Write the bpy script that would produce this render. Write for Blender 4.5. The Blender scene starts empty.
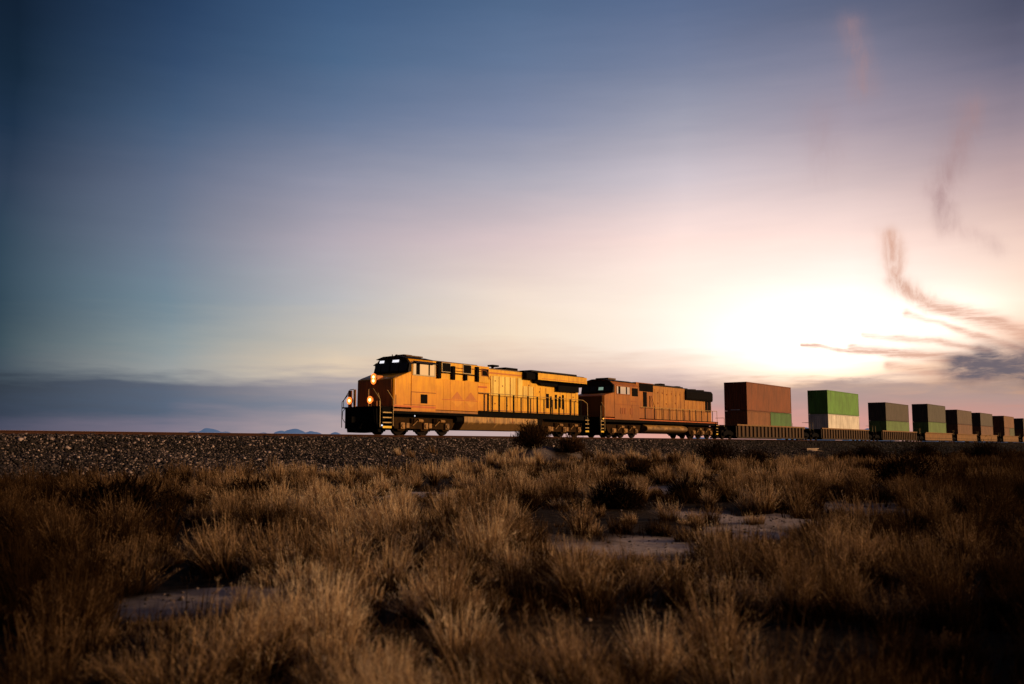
import bpy, math, random
import numpy as np
from math import sin, cos, pi, radians, sqrt
from mathutils import Vector, Matrix

random.seed(11)
rng = np.random.default_rng(11)
sc = bpy.context.scene
col = sc.collection

# ------------------------------------------------------------------ frame of reference
F_PX, PITCH, PHI, D0 = 940.1, radians(6.2555), radians(37.023), 39.431
HC = 1.22                     # camera above the plain
RZ = HC + 0.588               # rail top
dX, dY = sin(PHI), cos(PHI)   # along the track, away from camera
nX, nY = cos(PHI), -sin(PHI)  # across the track, toward camera
TRACK_ROT = pi / 2 - PHI

def track(s, q=0.0, z=0.0):
    a = -(D0 - q)
    return Vector((nX * a + dX * s, nY * a + dY * s, RZ + z))

def on_ground(px, py, z0=0.0):
    a = (px - 512) / F_PX; b = (342 - py) / F_PX
    dy = cos(PITCH) - b * sin(PITCH); dz = sin(PITCH) + b * cos(PITCH)
    t = (z0 - HC) / dz
    return a * t, dy * t

def lin(c):
    c = c / 255.0
    return c / 12.92 if c <= 0.04045 else ((c + 0.055) / 1.055) ** 2.4

def L(r, g, b):
    return (lin(r), lin(g), lin(b), 1.0)

# ------------------------------------------------------------------ materials
def nodes(m):
    m.use_nodes = True
    nt = m.node_tree
    nt.nodes.clear()
    return nt, nt.nodes, nt.links

def paint(name, c, rough=0.5, metal=0.0, vary=0.18, dirt=0.25, dirt_col=(0.06, 0.035, 0.02), scale=1.2,
          bump=0.0, streak=True, spec=0.4, grime_or_shade=None):
    m = bpy.data.materials.new(name)
    nt, N, K = nodes(m)
    out = N.new('ShaderNodeOutputMaterial'); b = N.new('ShaderNodeBsdfPrincipled')
    K.new(b.outputs[0], out.inputs[0])
    tc = N.new('ShaderNodeTexCoord')
    mp = N.new('ShaderNodeMapping'); K.new(tc.outputs['Object'], mp.inputs[0])
    mp.inputs['Scale'].default_value = (2.2, 2.2, 0.35 if streak else 2.2)
    n1 = N.new('ShaderNodeTexNoise'); n1.inputs['Scale'].default_value = scale * 2; n1.inputs['Detail'].default_value = 6
    K.new(mp.outputs[0], n1.inputs['Vector'])
    n2 = N.new('ShaderNodeTexNoise'); n2.inputs['Scale'].default_value = scale * 0.8; n2.inputs['Detail'].default_value = 4
    K.new(tc.outputs['Object'], n2.inputs['Vector'])
    r1 = N.new('ShaderNodeMapRange'); r1.inputs[1].default_value = 0.42; r1.inputs[2].default_value = 0.75
    r1.inputs[3].default_value = 0; r1.inputs[4].default_value = dirt * 2.2
    K.new(n1.outputs['Fac'], r1.inputs[0])
    r2 = N.new('ShaderNodeMapRange'); r2.inputs[1].default_value = 0.3; r2.inputs[2].default_value = 0.7
    r2.inputs[3].default_value = 1 - vary; r2.inputs[4].default_value = 1 + vary
    K.new(n2.outputs['Fac'], r2.inputs[0])
    vm = N.new('ShaderNodeVectorMath'); vm.operation = 'SCALE'; vm.inputs[0].default_value = c[:3]
    K.new(r2.outputs[0], vm.inputs['Scale'])
    mx = N.new('ShaderNodeMix'); mx.data_type = 'RGBA'
    K.new(r1.outputs[0], mx.inputs[0]); K.new(vm.outputs[0], mx.inputs[6]); mx.inputs[7].default_value = (*dirt_col, 1)
    col_out = mx.outputs[2]
    if grime_or_shade:      # road dirt on bodies, painted underside shade on the tank: heavier lower down, broken by noise
        z0, z1, amt, gc = grime_or_shade
        sx = N.new('ShaderNodeSeparateXYZ'); K.new(tc.outputs['Object'], sx.inputs[0])
        n3 = N.new('ShaderNodeTexNoise'); n3.inputs['Scale'].default_value = 1.3; n3.inputs['Detail'].default_value = 8; n3.inputs['Roughness'].default_value = .65
        K.new(tc.outputs['Object'], n3.inputs['Vector'])
        ad = N.new('ShaderNodeMath'); ad.operation = 'MULTIPLY_ADD'; K.new(n3.outputs['Fac'], ad.inputs[0]); ad.inputs[1].default_value = -1.8; K.new(sx.outputs[2], ad.inputs[2])
        rg = N.new('ShaderNodeMapRange'); K.new(ad.outputs[0], rg.inputs[0]); rg.inputs[1].default_value = z0 - .9; rg.inputs[2].default_value = z1 - .9
        rg.inputs[3].default_value = amt; rg.inputs[4].default_value = 0
        m2 = N.new('ShaderNodeMix'); m2.data_type = 'RGBA'; K.new(rg.outputs[0], m2.inputs[0]); K.new(col_out, m2.inputs[6]); m2.inputs[7].default_value = (*gc, 1)
        col_out = m2.outputs[2]
    K.new(col_out, b.inputs['Base Color'])
    b.inputs['Roughness'].default_value = rough; b.inputs['Metallic'].default_value = metal
    b.inputs['Specular IOR Level'].default_value = spec
    if bump:
        bp = N.new('ShaderNodeBump'); bp.inputs['Strength'].default_value = bump; bp.inputs['Distance'].default_value = 0.02
        K.new(n1.outputs['Fac'], bp.inputs['Height']); K.new(bp.outputs[0], b.inputs['Normal'])
    return m

def glow(name, c, s):
    m = bpy.data.materials.new(name)
    nt, N, K = nodes(m)
    out = N.new('ShaderNodeOutputMaterial'); e = N.new('ShaderNodeEmission')
    tc = N.new('ShaderNodeTexCoord'); n = N.new('ShaderNodeTexNoise'); n.inputs['Scale'].default_value = 9
    K.new(tc.outputs['Object'], n.inputs['Vector'])
    r = N.new('ShaderNodeMapRange'); r.inputs[3].default_value = s * 0.85; r.inputs[4].default_value = s * 1.15
    K.new(n.outputs['Fac'], r.inputs[0]); K.new(r.outputs[0], e.inputs['Strength'])
    e.inputs['Color'].default_value = (*c, 1)
    K.new(e.outputs[0], out.inputs[0])
    return m

def glass_mat():
    m = bpy.data.materials.new('window_glass')
    nt, N, K = nodes(m)
    out = N.new('ShaderNodeOutputMaterial'); b = N.new('ShaderNodeBsdfPrincipled')
    K.new(b.outputs[0], out.inputs[0])
    tc = N.new('ShaderNodeTexCoord'); n = N.new('ShaderNodeTexNoise'); n.inputs['Scale'].default_value = 2
    K.new(tc.outputs['Object'], n.inputs['Vector'])
    r = N.new('ShaderNodeMapRange'); r.inputs[3].default_value = 0.02; r.inputs[4].default_value = 0.09
    K.new(n.outputs['Fac'], r.inputs[0]); K.new(r.outputs[0], b.inputs['Roughness'])
    b.inputs['Base Color'].default_value = (1.0, 0.92, 0.74, 1); b.inputs['Metallic'].default_value = 1.0
    return m

M = {}
M['yellow'] = paint('armour_yellow_paint', (0.92, 0.42, 0.012), 0.36, vary=0.16, dirt=0.26, dirt_col=(0.56, 0.17, 0.02), grime_or_shade=(1.3, 3.2, .65, (.50, .15, .02)))
M['yellow_hood'] = paint('cleaner_yellow_paint', (0.95, 0.50, 0.02), 0.36, vary=0.16, dirt=0.24, dirt_col=(0.52, 0.19, 0.02), grime_or_shade=(1.3, 2.6, .4, (.62, .22, .015)))
M['pale_yellow'] = paint('pale_door_yellow', (0.98, 0.70, 0.16), 0.38, vary=0.14, dirt=0.2, dirt_col=(0.5, 0.22, 0.03))
M['orange'] = paint('faded_orange_paint', (0.42, 0.135, 0.009), 0.55, vary=0.2, dirt=0.3, dirt_col=(0.2, 0.055, 0.008), grime_or_shade=(1.3, 3.0, .6, (.22, .06, .008)))
M['orange_light'] = paint('dusty_orange_paint', (0.52, 0.215, 0.020), 0.55, vary=0.2, dirt=0.3, dirt_col=(0.2, 0.06, 0.02), grime_or_shade=(1.3, 3.0, .5, (.26, .08, .02)))
M['stripe'] = paint('red_stripe_paint', (0.62, 0.14, 0.02), 0.45, vary=0.1, dirt=0.1)
M['seam'] = paint('dark_amber_seam', (0.34, 0.09, 0.012), 0.6, vary=0.1, dirt=0.2)
M['roof'] = paint('sooty_roof', (0.016, 0.014, 0.015), 0.7, vary=0.2, dirt=0.15, spec=.15, dirt_col=(.04, .025, .015))
M['roof_tan'] = paint('weathered_roof_tan', (0.16, 0.09, 0.04), 0.6, vary=0.2, dirt=0.4)
M['black'] = paint('black_underframe', (0.0035, 0.003, 0.003), 0.8, vary=0.3, dirt=0.12, dirt_col=(.016, .010, .006), spec=0.06)
M['grille'] = paint('dark_grille', (0.005, 0.004, 0.004), 0.8, vary=0.3, dirt=0.1, dirt_col=(.014, .009, .006), spec=0.06)
M['nose_dark'] = paint('shaded_dark_nose', (0.055, 0.018, 0.009), 0.6, vary=0.15, dirt=0.2)  # second unit's unlit front: shade painted into the colour
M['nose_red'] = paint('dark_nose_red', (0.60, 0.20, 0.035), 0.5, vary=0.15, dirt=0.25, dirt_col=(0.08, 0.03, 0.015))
M['truck'] = paint('dusty_truck_casting', (0.040, 0.019, 0.006), 0.9, spec=.04, vary=0.4, dirt=0.5, dirt_col=(0.02, 0.014, 0.01), scale=2.5, streak=False)
M['journal'] = paint('dusty_journal_box', (0.34, 0.17, 0.05), 0.7, vary=0.3, dirt=0.4)
M['tank'] = paint('dusty_fuel_tank', (0.52, 0.28, 0.085), 0.6, vary=0.2, dirt=0.3, grime_or_shade=(.75, .95, .85, (.13, .065, .02)))  # lower half darkened: underside shade painted into the tank colour
M['wheel'] = paint('wheel_steel', (0.010, 0.007, 0.006), 0.7, metal=0.0, vary=0.3, dirt=0.1, dirt_col=(.02, .012, .008), spec=.04, streak=False)
M['rail'] = paint('rusty_rail', (0.045, 0.016, 0.009), 0.8, metal=0.0, spec=.1, vary=0.2, dirt=0.2, streak=False)
M['railtop'] = paint('polished_rail_head', (0.22, 0.15, 0.12), 0.5, metal=0.4, vary=0.1, dirt=0.1, streak=False)
M['sleeper'] = paint('weathered_sleeper', (0.06, 0.035, 0.022), 0.9, vary=0.3, dirt=0.3, scale=3, streak=False)
M['step_yellow'] = paint('bright_step_yellow', (0.95, 0.62, 0.05), 0.45, vary=0.1, dirt=0.1)
M['handrail'] = paint('handrail_paint', (0.55, 0.36, 0.12), 0.5, vary=0.1, dirt=0.2)
M['glass'] = glass_mat()
M['dark_glass'] = paint('dark_tinted_glass', (0.012, 0.014, 0.018), 0.12, vary=0.2, dirt=0.02, spec=0.35)
M['frame_pale'] = paint('window_frame_pale', (0.62, 0.5, 0.3), 0.4, vary=0.1, dirt=0.1)
M['lamp_w'] = glow('lit_white_board', (0.96, 0.94, 1.0), 1.0)
M['lamp_head'] = glow('lit_headlamp', (1.0, 0.55, 0.20), 5.0)
M['lamp_halo'] = glow('lamp_glare', (1.0, 0.19, 0.025), 1.9)  # glowing disc that imitates the halo around each lamp
M['lamp_green'] = glow('lit_pale_green_board', (0.55, 0.8, 0.62), 0.35)
M['lamp_amber'] = glow('small_amber_lamp', (1.0, 0.35, 0.04), 2.0)
M['white_mark'] = paint('white_marking', (0.85, 0.85, 0.85), 0.6, vary=0.2, dirt=0.3)
M['concrete'] = paint('pale_concrete', (0.36, 0.26, 0.20), 0.9, vary=0.15, dirt=0.25, streak=False, bump=0.3)
CC = {
    'brown': (0.275, 0.072, 0.018), 'brown_lo': (0.30, 0.105, 0.03), 'green_dk': (0.09, 0.22, 0.06), 'green': (0.15, 0.38, 0.06),
    'cream': (0.95, 0.88, 0.80), 'grey_br': (0.088, 0.062, 0.050), 'lime': (0.15, 0.26, 0.07), 'grey_gn': (0.085, 0.070, 0.055),
    'taupe': (0.12, 0.066, 0.048), 'rust': (0.21, 0.082, 0.035), 'orange': (0.25, 0.095, 0.035), 'olive': (0.12, 0.12, 0.05)}
for k, v in CC.items():
    M['c_' + k] = paint('container_' + k, v, 0.6, vary=0.16, dirt=0.28, dirt_col=(v[0] * .45, v[1] * .40, v[2] * .36), scale=0.9)
M['c_frame'] = None
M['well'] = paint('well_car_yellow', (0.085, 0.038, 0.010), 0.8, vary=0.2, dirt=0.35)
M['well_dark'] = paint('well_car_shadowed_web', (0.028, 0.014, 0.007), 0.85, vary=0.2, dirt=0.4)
M['well_tan'] = paint('well_car_tan', (0.25, 0.12, 0.034), 0.7, vary=0.2, dirt=0.3)

# ------------------------------------------------------------------ mesh builder
class MB:
    def __init__(s): s.v = []; s.f = []
    def add(s, vs, fs):
        o = len(s.v); s.v += [tuple(v) for v in vs]; s.f += [tuple(i + o for i in f) for f in fs]; return s
    def box(s, x0, x1, y0, y1, z0, z1):
        return s.add([(x0, y0, z0), (x1, y0, z0), (x1, y1, z0), (x0, y1, z0), (x0, y0, z1), (x1, y0, z1), (x1, y1, z1), (x0, y1, z1)],
                     [(0, 3, 2, 1), (4, 5, 6, 7), (0, 1, 5, 4), (1, 2, 6, 5), (2, 3, 7, 6), (3, 0, 4, 7)])
    def prism_y(s, prof, y0, y1):      # profile in (x,z), counter-clockwise seen from -y
        n = len(prof)
        s.add([(x, y0, z) for x, z in prof] + [(x, y1, z) for x, z in prof],
              [tuple(range(n)), tuple(range(2 * n - 1, n - 1, -1))] + [(i, i + n, (i + 1) % n + n, (i + 1) % n) for i in range(n)])
        return s
    def prism_x(s, prof, x0, x1):      # profile in (y,z)
        n = len(prof)
        s.add([(x0, y, z) for y, z in prof] + [(x1, y, z) for y, z in prof],
              [tuple(range(n - 1, -1, -1)), tuple(range(n, 2 * n))] + [(i, (i + 1) % n, (i + 1) % n + n, i + n) for i in range(n)])
        return s
    def loft(s, A, B):                 # two rings of equal length, capped
        n = len(A)
        return s.add(list(A) + list(B), [tuple(range(n - 1, -1, -1)), tuple(range(n, 2 * n))] + [(i, (i + 1) % n, (i + 1) % n + n, i + n) for i in range(n)])
    def cyl(s, a, b, r, n=14, r2=None):
        a = Vector(a); b = Vector(b); r2 = r if r2 is None else r2
        ax = (b - a).normalized(); u = ax.orthogonal().normalized(); w = ax.cross(u)
        A = [a + (u * cos(2 * pi * i / n) + w * sin(2 * pi * i / n)) * r for i in range(n)]
        B = [b + (u * cos(2 * pi * i / n) + w * sin(2 * pi * i / n)) * r2 for i in range(n)]
        return s.loft(A, B)
    def tube(s, pts, r, n=6):
        for i in range(len(pts) - 1): s.cyl(pts[i], pts[i + 1], r, n)
        return s
    def build(s, name, mat, parent=None, bevel=0.0, kind=None, label=None):
        me = bpy.data.meshes.new(name); me.from_pydata(s.v, [], s.f)
        me.materials.append(mat)
        o = bpy.data.objects.new(name, me); col.objects.link(o)
        if parent is not None: o.parent = parent
        if bevel:
            b = o.modifiers.new('bevel', 'BEVEL'); b.width = bevel; b.segments = 2; b.limit_method = 'ANGLE'
        if kind: o['kind'] = kind
        if label: o['label'] = label
        # consistent outward normals
        import bmesh
        bm = bmesh.new(); bm.from_mesh(me); bmesh.ops.recalc_face_normals(bm, faces=bm.faces); bm.to_mesh(me); bm.free()
        return o

def empty(name, label, cat, loc, rz=0.0, group=None):
    o = bpy.data.objects.new(name, None); col.objects.link(o)
    o.empty_display_size = 0.2
    o.location = loc; o.rotation_euler = (0, 0, rz)
    o['label'] = label; o['category'] = cat
    if group: o['group'] = group
    return o

def copy_tree(o, parent=None):
    c = o.copy(); col.objects.link(c)
    if parent is not None: c.parent = parent
    for ch in list(kids.get(o, [])) if False else [x for x in o.children]:
        copy_tree(ch, c)
    return c
kids = {}

# ------------------------------------------------------------------ shared train parts
def wheel(parent, x, y, r, side):
    """one wheel: tread, flange, web, hub"""
    m = MB(); y1 = y + side * 0.14
    m.cyl((x, y, r), (x, y1, r), r, 28)
    m.cyl((x, y - side * 0.025, r), (x, y, r), r + 0.025, 28)
    w = m.build('wheel', M['wheel'], parent)
    h = MB(); h.cyl((x, y1, r), (x, y1 + side * 0.05, r), r * 0.35, 16, r * 0.28)
    h.build('hub', M['truck'], w)
    return w

def loco_truck(root, axles, r=0.53):
    x0, x1 = axles[0], axles[-1]
    t = MB()
    for sg in (-1, 1):
        y0, y1 = sg * 0.98, sg * 1.14
        lo, hi = min(y0, y1), max(y0, y1)
        prof = [(x0 - 0.75, 0.72), (x0 - 0.5, 0.45), (x0 - 0.35, 0.72)]
        t.prism_y([(x0 - 0.85, 0.78), (x0 - .55, .36), (x1 + .55, .36), (x1 + 0.85, 0.78), (x1 + 0.85, 1.02), (x0 - 0.85, 1.02)], lo, hi)
        for a in axles:
            t.prism_y([(a - 0.34, 0.3595), (a - 0.28, 0.24), (a + 0.28, 0.24), (a + 0.34, 0.3595)], lo, hi)
    t.box(x0 - 0.5, x1 + 0.5, -0.6, 0.6, 0.3, 0.9)
    tr = t.build('truck', M['truck'], root, bevel=0.02)
    for a in axles:
        for sg in (-1, 1):
            wheel(tr, a, sg * 0.76, r, sg)
            j = MB(); j.box(a - 0.17, a + 0.17, min(sg * 1.145, sg * 1.28), max(sg * 1.145, sg * 1.28), 0.36, 0.72)
            j.cyl((a, sg * 1.285, 0.53), (a, sg * 1.34, 0.53), 0.13, 14)
            j.build('journal_box', M['journal'], tr, bevel=0.015)
    for i in range(len(axles) - 1):
        mid = (axles[i] + axles[i + 1]) / 2
        for sg in (-1, 1):
            b = MB()
            for k in (-0.2, 0.02):
                for zz in range(4):
                    b.cyl((mid + k, sg * 1.20, 0.72 + zz * 0.075), (mid + k, sg * 1.20, 0.765 + zz * 0.075), 0.10, 12)
            b.build('spring', M['truck'], tr)
            c = MB(); c.cyl((mid + 0.35, sg * 1.2, 0.86), (mid + 0.75, sg * 1.2, 0.84), 0.10, 12)
            c.cyl((mid + 0.35, sg * 1.2, 0.86), (mid - 0.1, sg * 1.2, 0.55), 0.03, 8)
            c.build('brake_cylinder', M['journal'], tr)
            g = MB(); g.prism_y([(mid - .5, .64), (mid - .44, .22), (mid - .30, .22), (mid - .2, .46), (mid + .2, .46), (mid + .30, .22), (mid + .44, .22), (mid + .5, .64)], min(sg * .86, sg * .97), max(sg * .86, sg * .97))
            g.build('brake_rigging', M['black'], tr)
            w_ = MB(); w_.box(mid - .62, mid - .38, min(sg * 1.145, sg * 1.2), max(sg * 1.145, sg * 1.2), .42, .70); w_.build('brake_shoe_hanger', M['journal'], tr)
    return tr

def stanchion_row(root, xs, y, z0, z1, r, matname, wide=0.0):
    for x in xs:
        m = MB()
        if wide: m.box(x - wide / 2, x + wide / 2, y - 0.02, y + 0.02, z0, z1)
        else: m.cyl((x, y, z0), (x, y, z1), r, 8)
        m.build('stanchion', M[matname], root)

def steps(root, x0, x1, sg, z_top, yfoot=True):
    st = MB()
    yo, yi = sg * 1.52, sg * 1.22
    a, b = min(yo, yi), max(yo, yi)
    st.box(x0, x0 + 0.03, a, b, 0.36, z_top); st.box(x1 - 0.03, x1, a, b, 0.36, z_top)
    s = st.build('stairs', M['black'], root)
    for k in range(4):
        z = 0.38 + k * (z_top - 0.38) / 4
        p = MB(); p.box(x0 + 0.035, x1 - 0.035, a, b, z, z + 0.04)
        p.box(x0 + 0.035, x1 - 0.035, min(yo, yo + sg * .012), max(yo, yo + sg * .012), z - 0.01, z + (0.11 if k == 0 else 0.05))
        p.build('step', M['step_yellow' if k == 0 else 'handrail'], s)
    return s

def coupler(root, x, dr):
    m = MB()
    m.box(min(x, x + dr * .5), max(x, x + dr * .5), -0.12, 0.12, 0.72, 0.98)
    m.box(min(x + dr * .5, x + dr * .8), max(x + dr * .5, x + dr * .8), -0.2, 0.16, 0.66, 1.02)
    m.build('coupler', M['black'], root, bevel=0.03)
    for sg in (-1, 1):
        h = MB(); pts = [(x, sg * 0.45, 0.85)]
        for i in range(1, 9):
            t = i / 8; pts.append((x + dr * (0.45 * sin(pi * t * .75)), sg * (0.45 + .06 * t), 0.85 - 0.5 * sin(pi * t * .62)))
        h.tube(pts, 0.028, 8); h.build('brake_hose', M['black'], root)

def lamp(root, c, r, d, name='headlight', n=24):
    """lamp: housing + glare disc + lens, facing -x; the middle disc glows to imitate the halo"""
    x, y, z = c
    h = MB(); h.cyl((x + 0.10, y, z), (x - 0.02, y, z), r * 2.2, n, r * 2.55)
    hh = h.build(name, M['nose_red'], root)
    k = MB(); k.cyl((x - 0.021, y, z), (x - 0.03, y, z), r * 2.5, n); k.build('glare_disc', M['lamp_halo'], hh)
    l = MB(); l.cyl((x - 0.031, y, z), (x - 0.07, y, z), r, n, r * .8); l.build('lens', M['lamp_head'], hh)
    return hh

# ------------------------------------------------------------------ lead locomotive
def lead_locomotive():
    R = empty('locomotive', 'yellow lead diesel locomotive with lit headlights at the head of the freight train', 'locomotive', track(37.8), TRACK_ROT)
    Y = M['yellow']; YH = M['yellow_hood']
    # underframe sill
    m = MB(); m.box(0.25, 22.0, -1.46, 1.46, 1.22, 1.52); m.box(0.8, 21.6, -0.8, 0.8, 0.85, 1.22)
    m.build('underframe', M['black'], R)
    m = MB(); m.box(0.02, 1.15, -1.5, 1.5, 1.525, 1.60); m.box(8.9, 22.1, -1.5, 1.5, 1.525, 1.60)
    m.build('walkway', M['black'], R)
    # snow plough / pilot
    m = MB()
    m.add([(0.25, -1.26, 0.14), (-0.02, 0, 0.10), (0.25, 1.26, 0.14), (0.10, -1.26, 0.75), (-0.12, 0, 0.75), (0.10, 1.26, 0.75),
           (0.05, -1.26, 1.55), (0.05, 0, 1.55), (0.05, 1.26, 1.55),
           (0.45, -1.26, 0.14), (0.45, 0, 0.10), (0.45, 1.26, 0.14), (0.45, -1.26, 1.55), (0.45, 0, 1.55), (0.45, 1.26, 1.55)],
          [(0, 1, 4, 3), (1, 2, 5, 4), (3, 4, 7, 6), (4, 5, 8, 7), (0, 3, 6, 12, 9), (2, 11, 14, 8, 5), (6, 7, 13, 12), (7, 8, 14, 13), (9, 10, 1, 0), (10, 11, 2, 1), (9, 12, 13, 10), (10, 13, 14, 11)])
    m.build('snow_plough', M['black'], R)
    coupler(R, 0.0, -1)
    m = MB()
    for sg in (-1, 1):
        m = MB(); m.tube([(0.0, sg * 1.2, 0.7), (-0.12, sg * 1.3, 0.95), (-0.14, sg * 1.25, 1.35), (-0.05, sg * 1.1, 1.55)], 0.02)
        m.build('uncoupling_lever', M['black'], R)
    # front end panels and handrails
    for (ya, yb, z1) in ((0.74, 1.04, 2.55), (-0.62, -0.52, 2.6), (0.42, 0.56, 2.6), (-1.3, -1.02, 1.9)):
        p = MB(); p.box(0.06, 0.11, ya, yb, 1.6, z1); p.build('end_panel', M['nose_red'], R, bevel=.01)
    for sg in (-1, 1):
        m = MB()
        m.tube([(0.10, sg * 0.62, 2.6), (0.10, sg * 0.62, 1.6)], 0.02)
        m.tube([(0.12, sg * 1.47, 1.6), (0.12, sg * 1.47, 2.0), (0.12, sg * .95, 2.6), (0.12, sg * 0.62, 2.62)], 0.022)
        m.build('front_handrail', M['handrail'], R)
        m = MB(); m.tube([(1.12, sg * 1.57, 0.5), (1.12, sg * 1.57, 2.0), (0.9, sg * 1.3, 2.55)], 0.024); m.build('grab_rail', M['handrail'], R)
        m = MB(); m.tube([(0.08, sg * 1.56, 0.42), (0.08, sg * 1.56, 1.9), (0.25, sg * 1.2, 2.35)], 0.024); m.build('grab_rail', M['handrail'], R)
    for sg in (-1, 1):
        steps(R, 0.30, 1.08, sg, 1.52)
    # nose: a wide safety nose with sloping top, chamfered front corners
    w = 1.53
    def ring(z, xf, ch):
        return [(2.62, -w, z), (2.62, w, z), (xf + ch, w, z), (xf, w - ch * .8, z), (xf, -w + ch * .8, z), (xf + ch, -w, z)]
    m = MB()
    A = ring(1.605, 1.18, 0.10); B = ring(3.22, 1.20, 0.10)
    T = [(2.62, -w, 3.72), (2.62, w, 3.72), (1.55, w, 3.34), (1.50, w - .12, 3.36), (1.50, -w + .12, 3.36), (1.55, -w, 3.34)]
    n = 6
    vs = A + B + T
    fs = [tuple(range(5, -1, -1)), tuple(range(12, 18))]
    for k in (0, 6):
        for i in range(6): fs.append((k + i, k + (i + 1) % 6, k + 6 + (i + 1) % 6, k + 6 + i))
    m.add(vs, fs)
    nose = m.build('nose', Y, R, bevel=0.03)
    # dark shaded front face plate with door
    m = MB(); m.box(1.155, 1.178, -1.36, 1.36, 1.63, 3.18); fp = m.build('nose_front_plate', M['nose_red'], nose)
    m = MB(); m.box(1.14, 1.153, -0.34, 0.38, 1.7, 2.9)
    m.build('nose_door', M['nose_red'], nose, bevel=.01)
    hb = MB(); hb.box(1.10, 1.6, -0.24, 0.24, 3.0, 3.46); hb.build('headlight_housing', M['nose_red'], nose, bevel=.02)
    lamp(R, (1.085, 0.0, 3.36), 0.085, 1); lamp(R, (1.085, 0.0, 3.14), 0.085, 1)
    lamp(R, (-0.02, -0.86, 1.96), 0.085, 1, 'ditch_light'); lamp(R, (-0.02, .82, 1.96), 0.085, 1, 'ditch_light')
    for y in (-0.86, .82):
        m = MB(); m.box(0.0, 0.06, y - 0.03, y + 0.03, 1.6, 1.9); m.build('lamp_bracket', M['nose_red'], R)
    m = MB(); m.cyl((0.25, -1.56, 0.52), (0.2, -1.60, 0.52), 0.05, 12); m.build('step_light', M['lamp_w'], R)
    m = MB(); m.cyl((3.1, -1.42, 1.12), (3.06, -1.45, 1.12), 0.035, 12); m.build('truck_light', M['lamp_w'], R)
    # cab
    prof = [(-1.53, 1.4), (1.53, 1.4), (1.53, 4.18), (1.20, 4.50), (0.6, 4.62), (-0.6, 4.62), (-1.20, 4.50), (-1.53, 4.18)]
    m = MB(); m.prism_x(prof, 2.66, 4.8); cab = m.build('cab', Y, R, bevel=0.02)
    m = MB()
    A = [(2.38, -1.5, 3.66), (2.38, 1.36, 3.66), (2.5, 1.34, 4.10), (2.56, 1.08, 4.45), (2.6, .6, 4.59), (2.6, -.6, 4.59), (2.56, -1.18, 4.47), (2.5, -1.5, 4.16)]
    B = [(2.655, p[1], p[2]) for p in A]
    m.loft(B, A); wf = m.build('cab_front', M['roof'], cab)
    for (ya, yb) in ((-1.36, -0.78), (-0.7, -0.06), (0.06, 0.7), (0.78, 1.26)):
        p = MB(); p.loft([(2.375 + .01, ya, 3.76), (2.375 + .01, yb, 3.76), (2.485, yb, 4.24), (2.485, ya, 4.24)],
                         [(2.345, ya, 3.76), (2.345, yb, 3.76), (2.455, yb, 4.24), (2.455, ya, 4.24)])
        p.build('windshield', M['dark_glass'], cab)
    for (ya, yb) in ((-0.62, -0.12), (0.60, 0.94)):
        p = MB(); p.loft([(2.50, ya, 4.30), (2.50, yb, 4.30), (2.55, yb, 4.45), (2.55, ya, 4.45)],
                         [(2.465, ya, 4.30), (2.465, yb, 4.30), (2.515, yb, 4.45), (2.515, ya, 4.45)])
        p.build('number_board', M['lamp_w'], cab)
    # roof skin, dark, over the cab
    rp = [(-1.55, 4.20), (-1.21, 4.585), (-0.6, 4.75), (0.6, 4.75), (1.21, 4.585), (1.55, 4.20), (1.55, 4.17), (1.24, 4.60), (0.6, 4.79), (-0.6, 4.79), (-1.24, 4.60), (-1.57, 4.17)]
    m = MB(); m.prism_x([(-1.235, 4.515), (-0.6, 4.64), (0.6, 4.64), (1.20, 4.515), (1.22, 4.54), (0.61, 4.685), (-0.61, 4.685), (-1.26, 4.54)], 2.45, 4.83)
    m.build('cab_roof', M['roof'], cab)
    m = MB(); m.box(3.0, 4.5, -0.75, 0.75, 4.69, 4.77); m.box(3.2, 3.9, -0.4, .4, 4.775, 4.84); m.build('air_conditioner', M['roof_tan'], R, bevel=.03)
    m = MB(); m.cyl((2.9, .3, 4.68), (2.9, .3, 4.84), 0.03, 10); m.build('antenna', M['roof'], R); m = MB(); m.cyl((2.75, -.2, 4.68), (2.75, -.2, 4.80), .09, 12, .06); m.build('antenna', M['roof'], R)
    for sg in (-1, 1):
        y = sg * 1.533
        fr = MB(); o, i_ = y + sg * 0.03, y
        a, b = min(o, i_), max(o, i_)
        fr.box(2.74, 4.74, a, b, 4.24, 4.30); fr.box(2.74, 4.74, a, b, 3.50, 3.56)
        fr.box(2.74, 2.82, a, b, 3.561, 4.239); fr.box(4.66, 4.74, a, b, 3.561, 4.239)
        win = fr.build('side_window', M['frame_pale'], cab)
        for (xa, xb, mt) in ((2.83, 3.02, 'glass'), (3.03, 3.34, 'black'), (3.35, 4.10, 'glass'), (4.11, 4.22, 'black'), (4.23, 4.65, 'glass')):
            p = MB(); p.box(xa, xb, min(y + sg * .002, y + sg * .02), max(y + sg * .002, y + sg * .02), 3.565, 4.235)
            p.build('pane' if mt == 'glass' else 'window_post', M[mt], win)
        # sun visor / awning above the window
        aw = MB(); aw.prism_x([(y, 4.31), (y + sg * .26, 4.22), (y + sg * .26, 4.24), (y, 4.37)], 2.78, 4.7); aw.build('awning', M['roof'], cab)
        # low battery box outline and small black window below
        p = MB(); a, b = min(y, y + sg * .016), max(y, y + sg * .016)
        p.box(2.62, 4.8, a, b, 2.50, 2.54); p.box(2.62, 2.66, a, b, 1.75, 2.499); p.box(2.0, 4.8, a, b, 1.75, 1.78); p.build('panel_seam', M['seam'], cab)
        p = MB(); p.box(3.46, 4.04, a, b, 1.87, 2.41); p.build('lower_window', M['grille'], cab)
        # orange sill stripe
        p = MB(); p.box(1.16, 4.8, a, b, 1.60, 1.70); p.build('sill_stripe', M['stripe'], cab)
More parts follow.
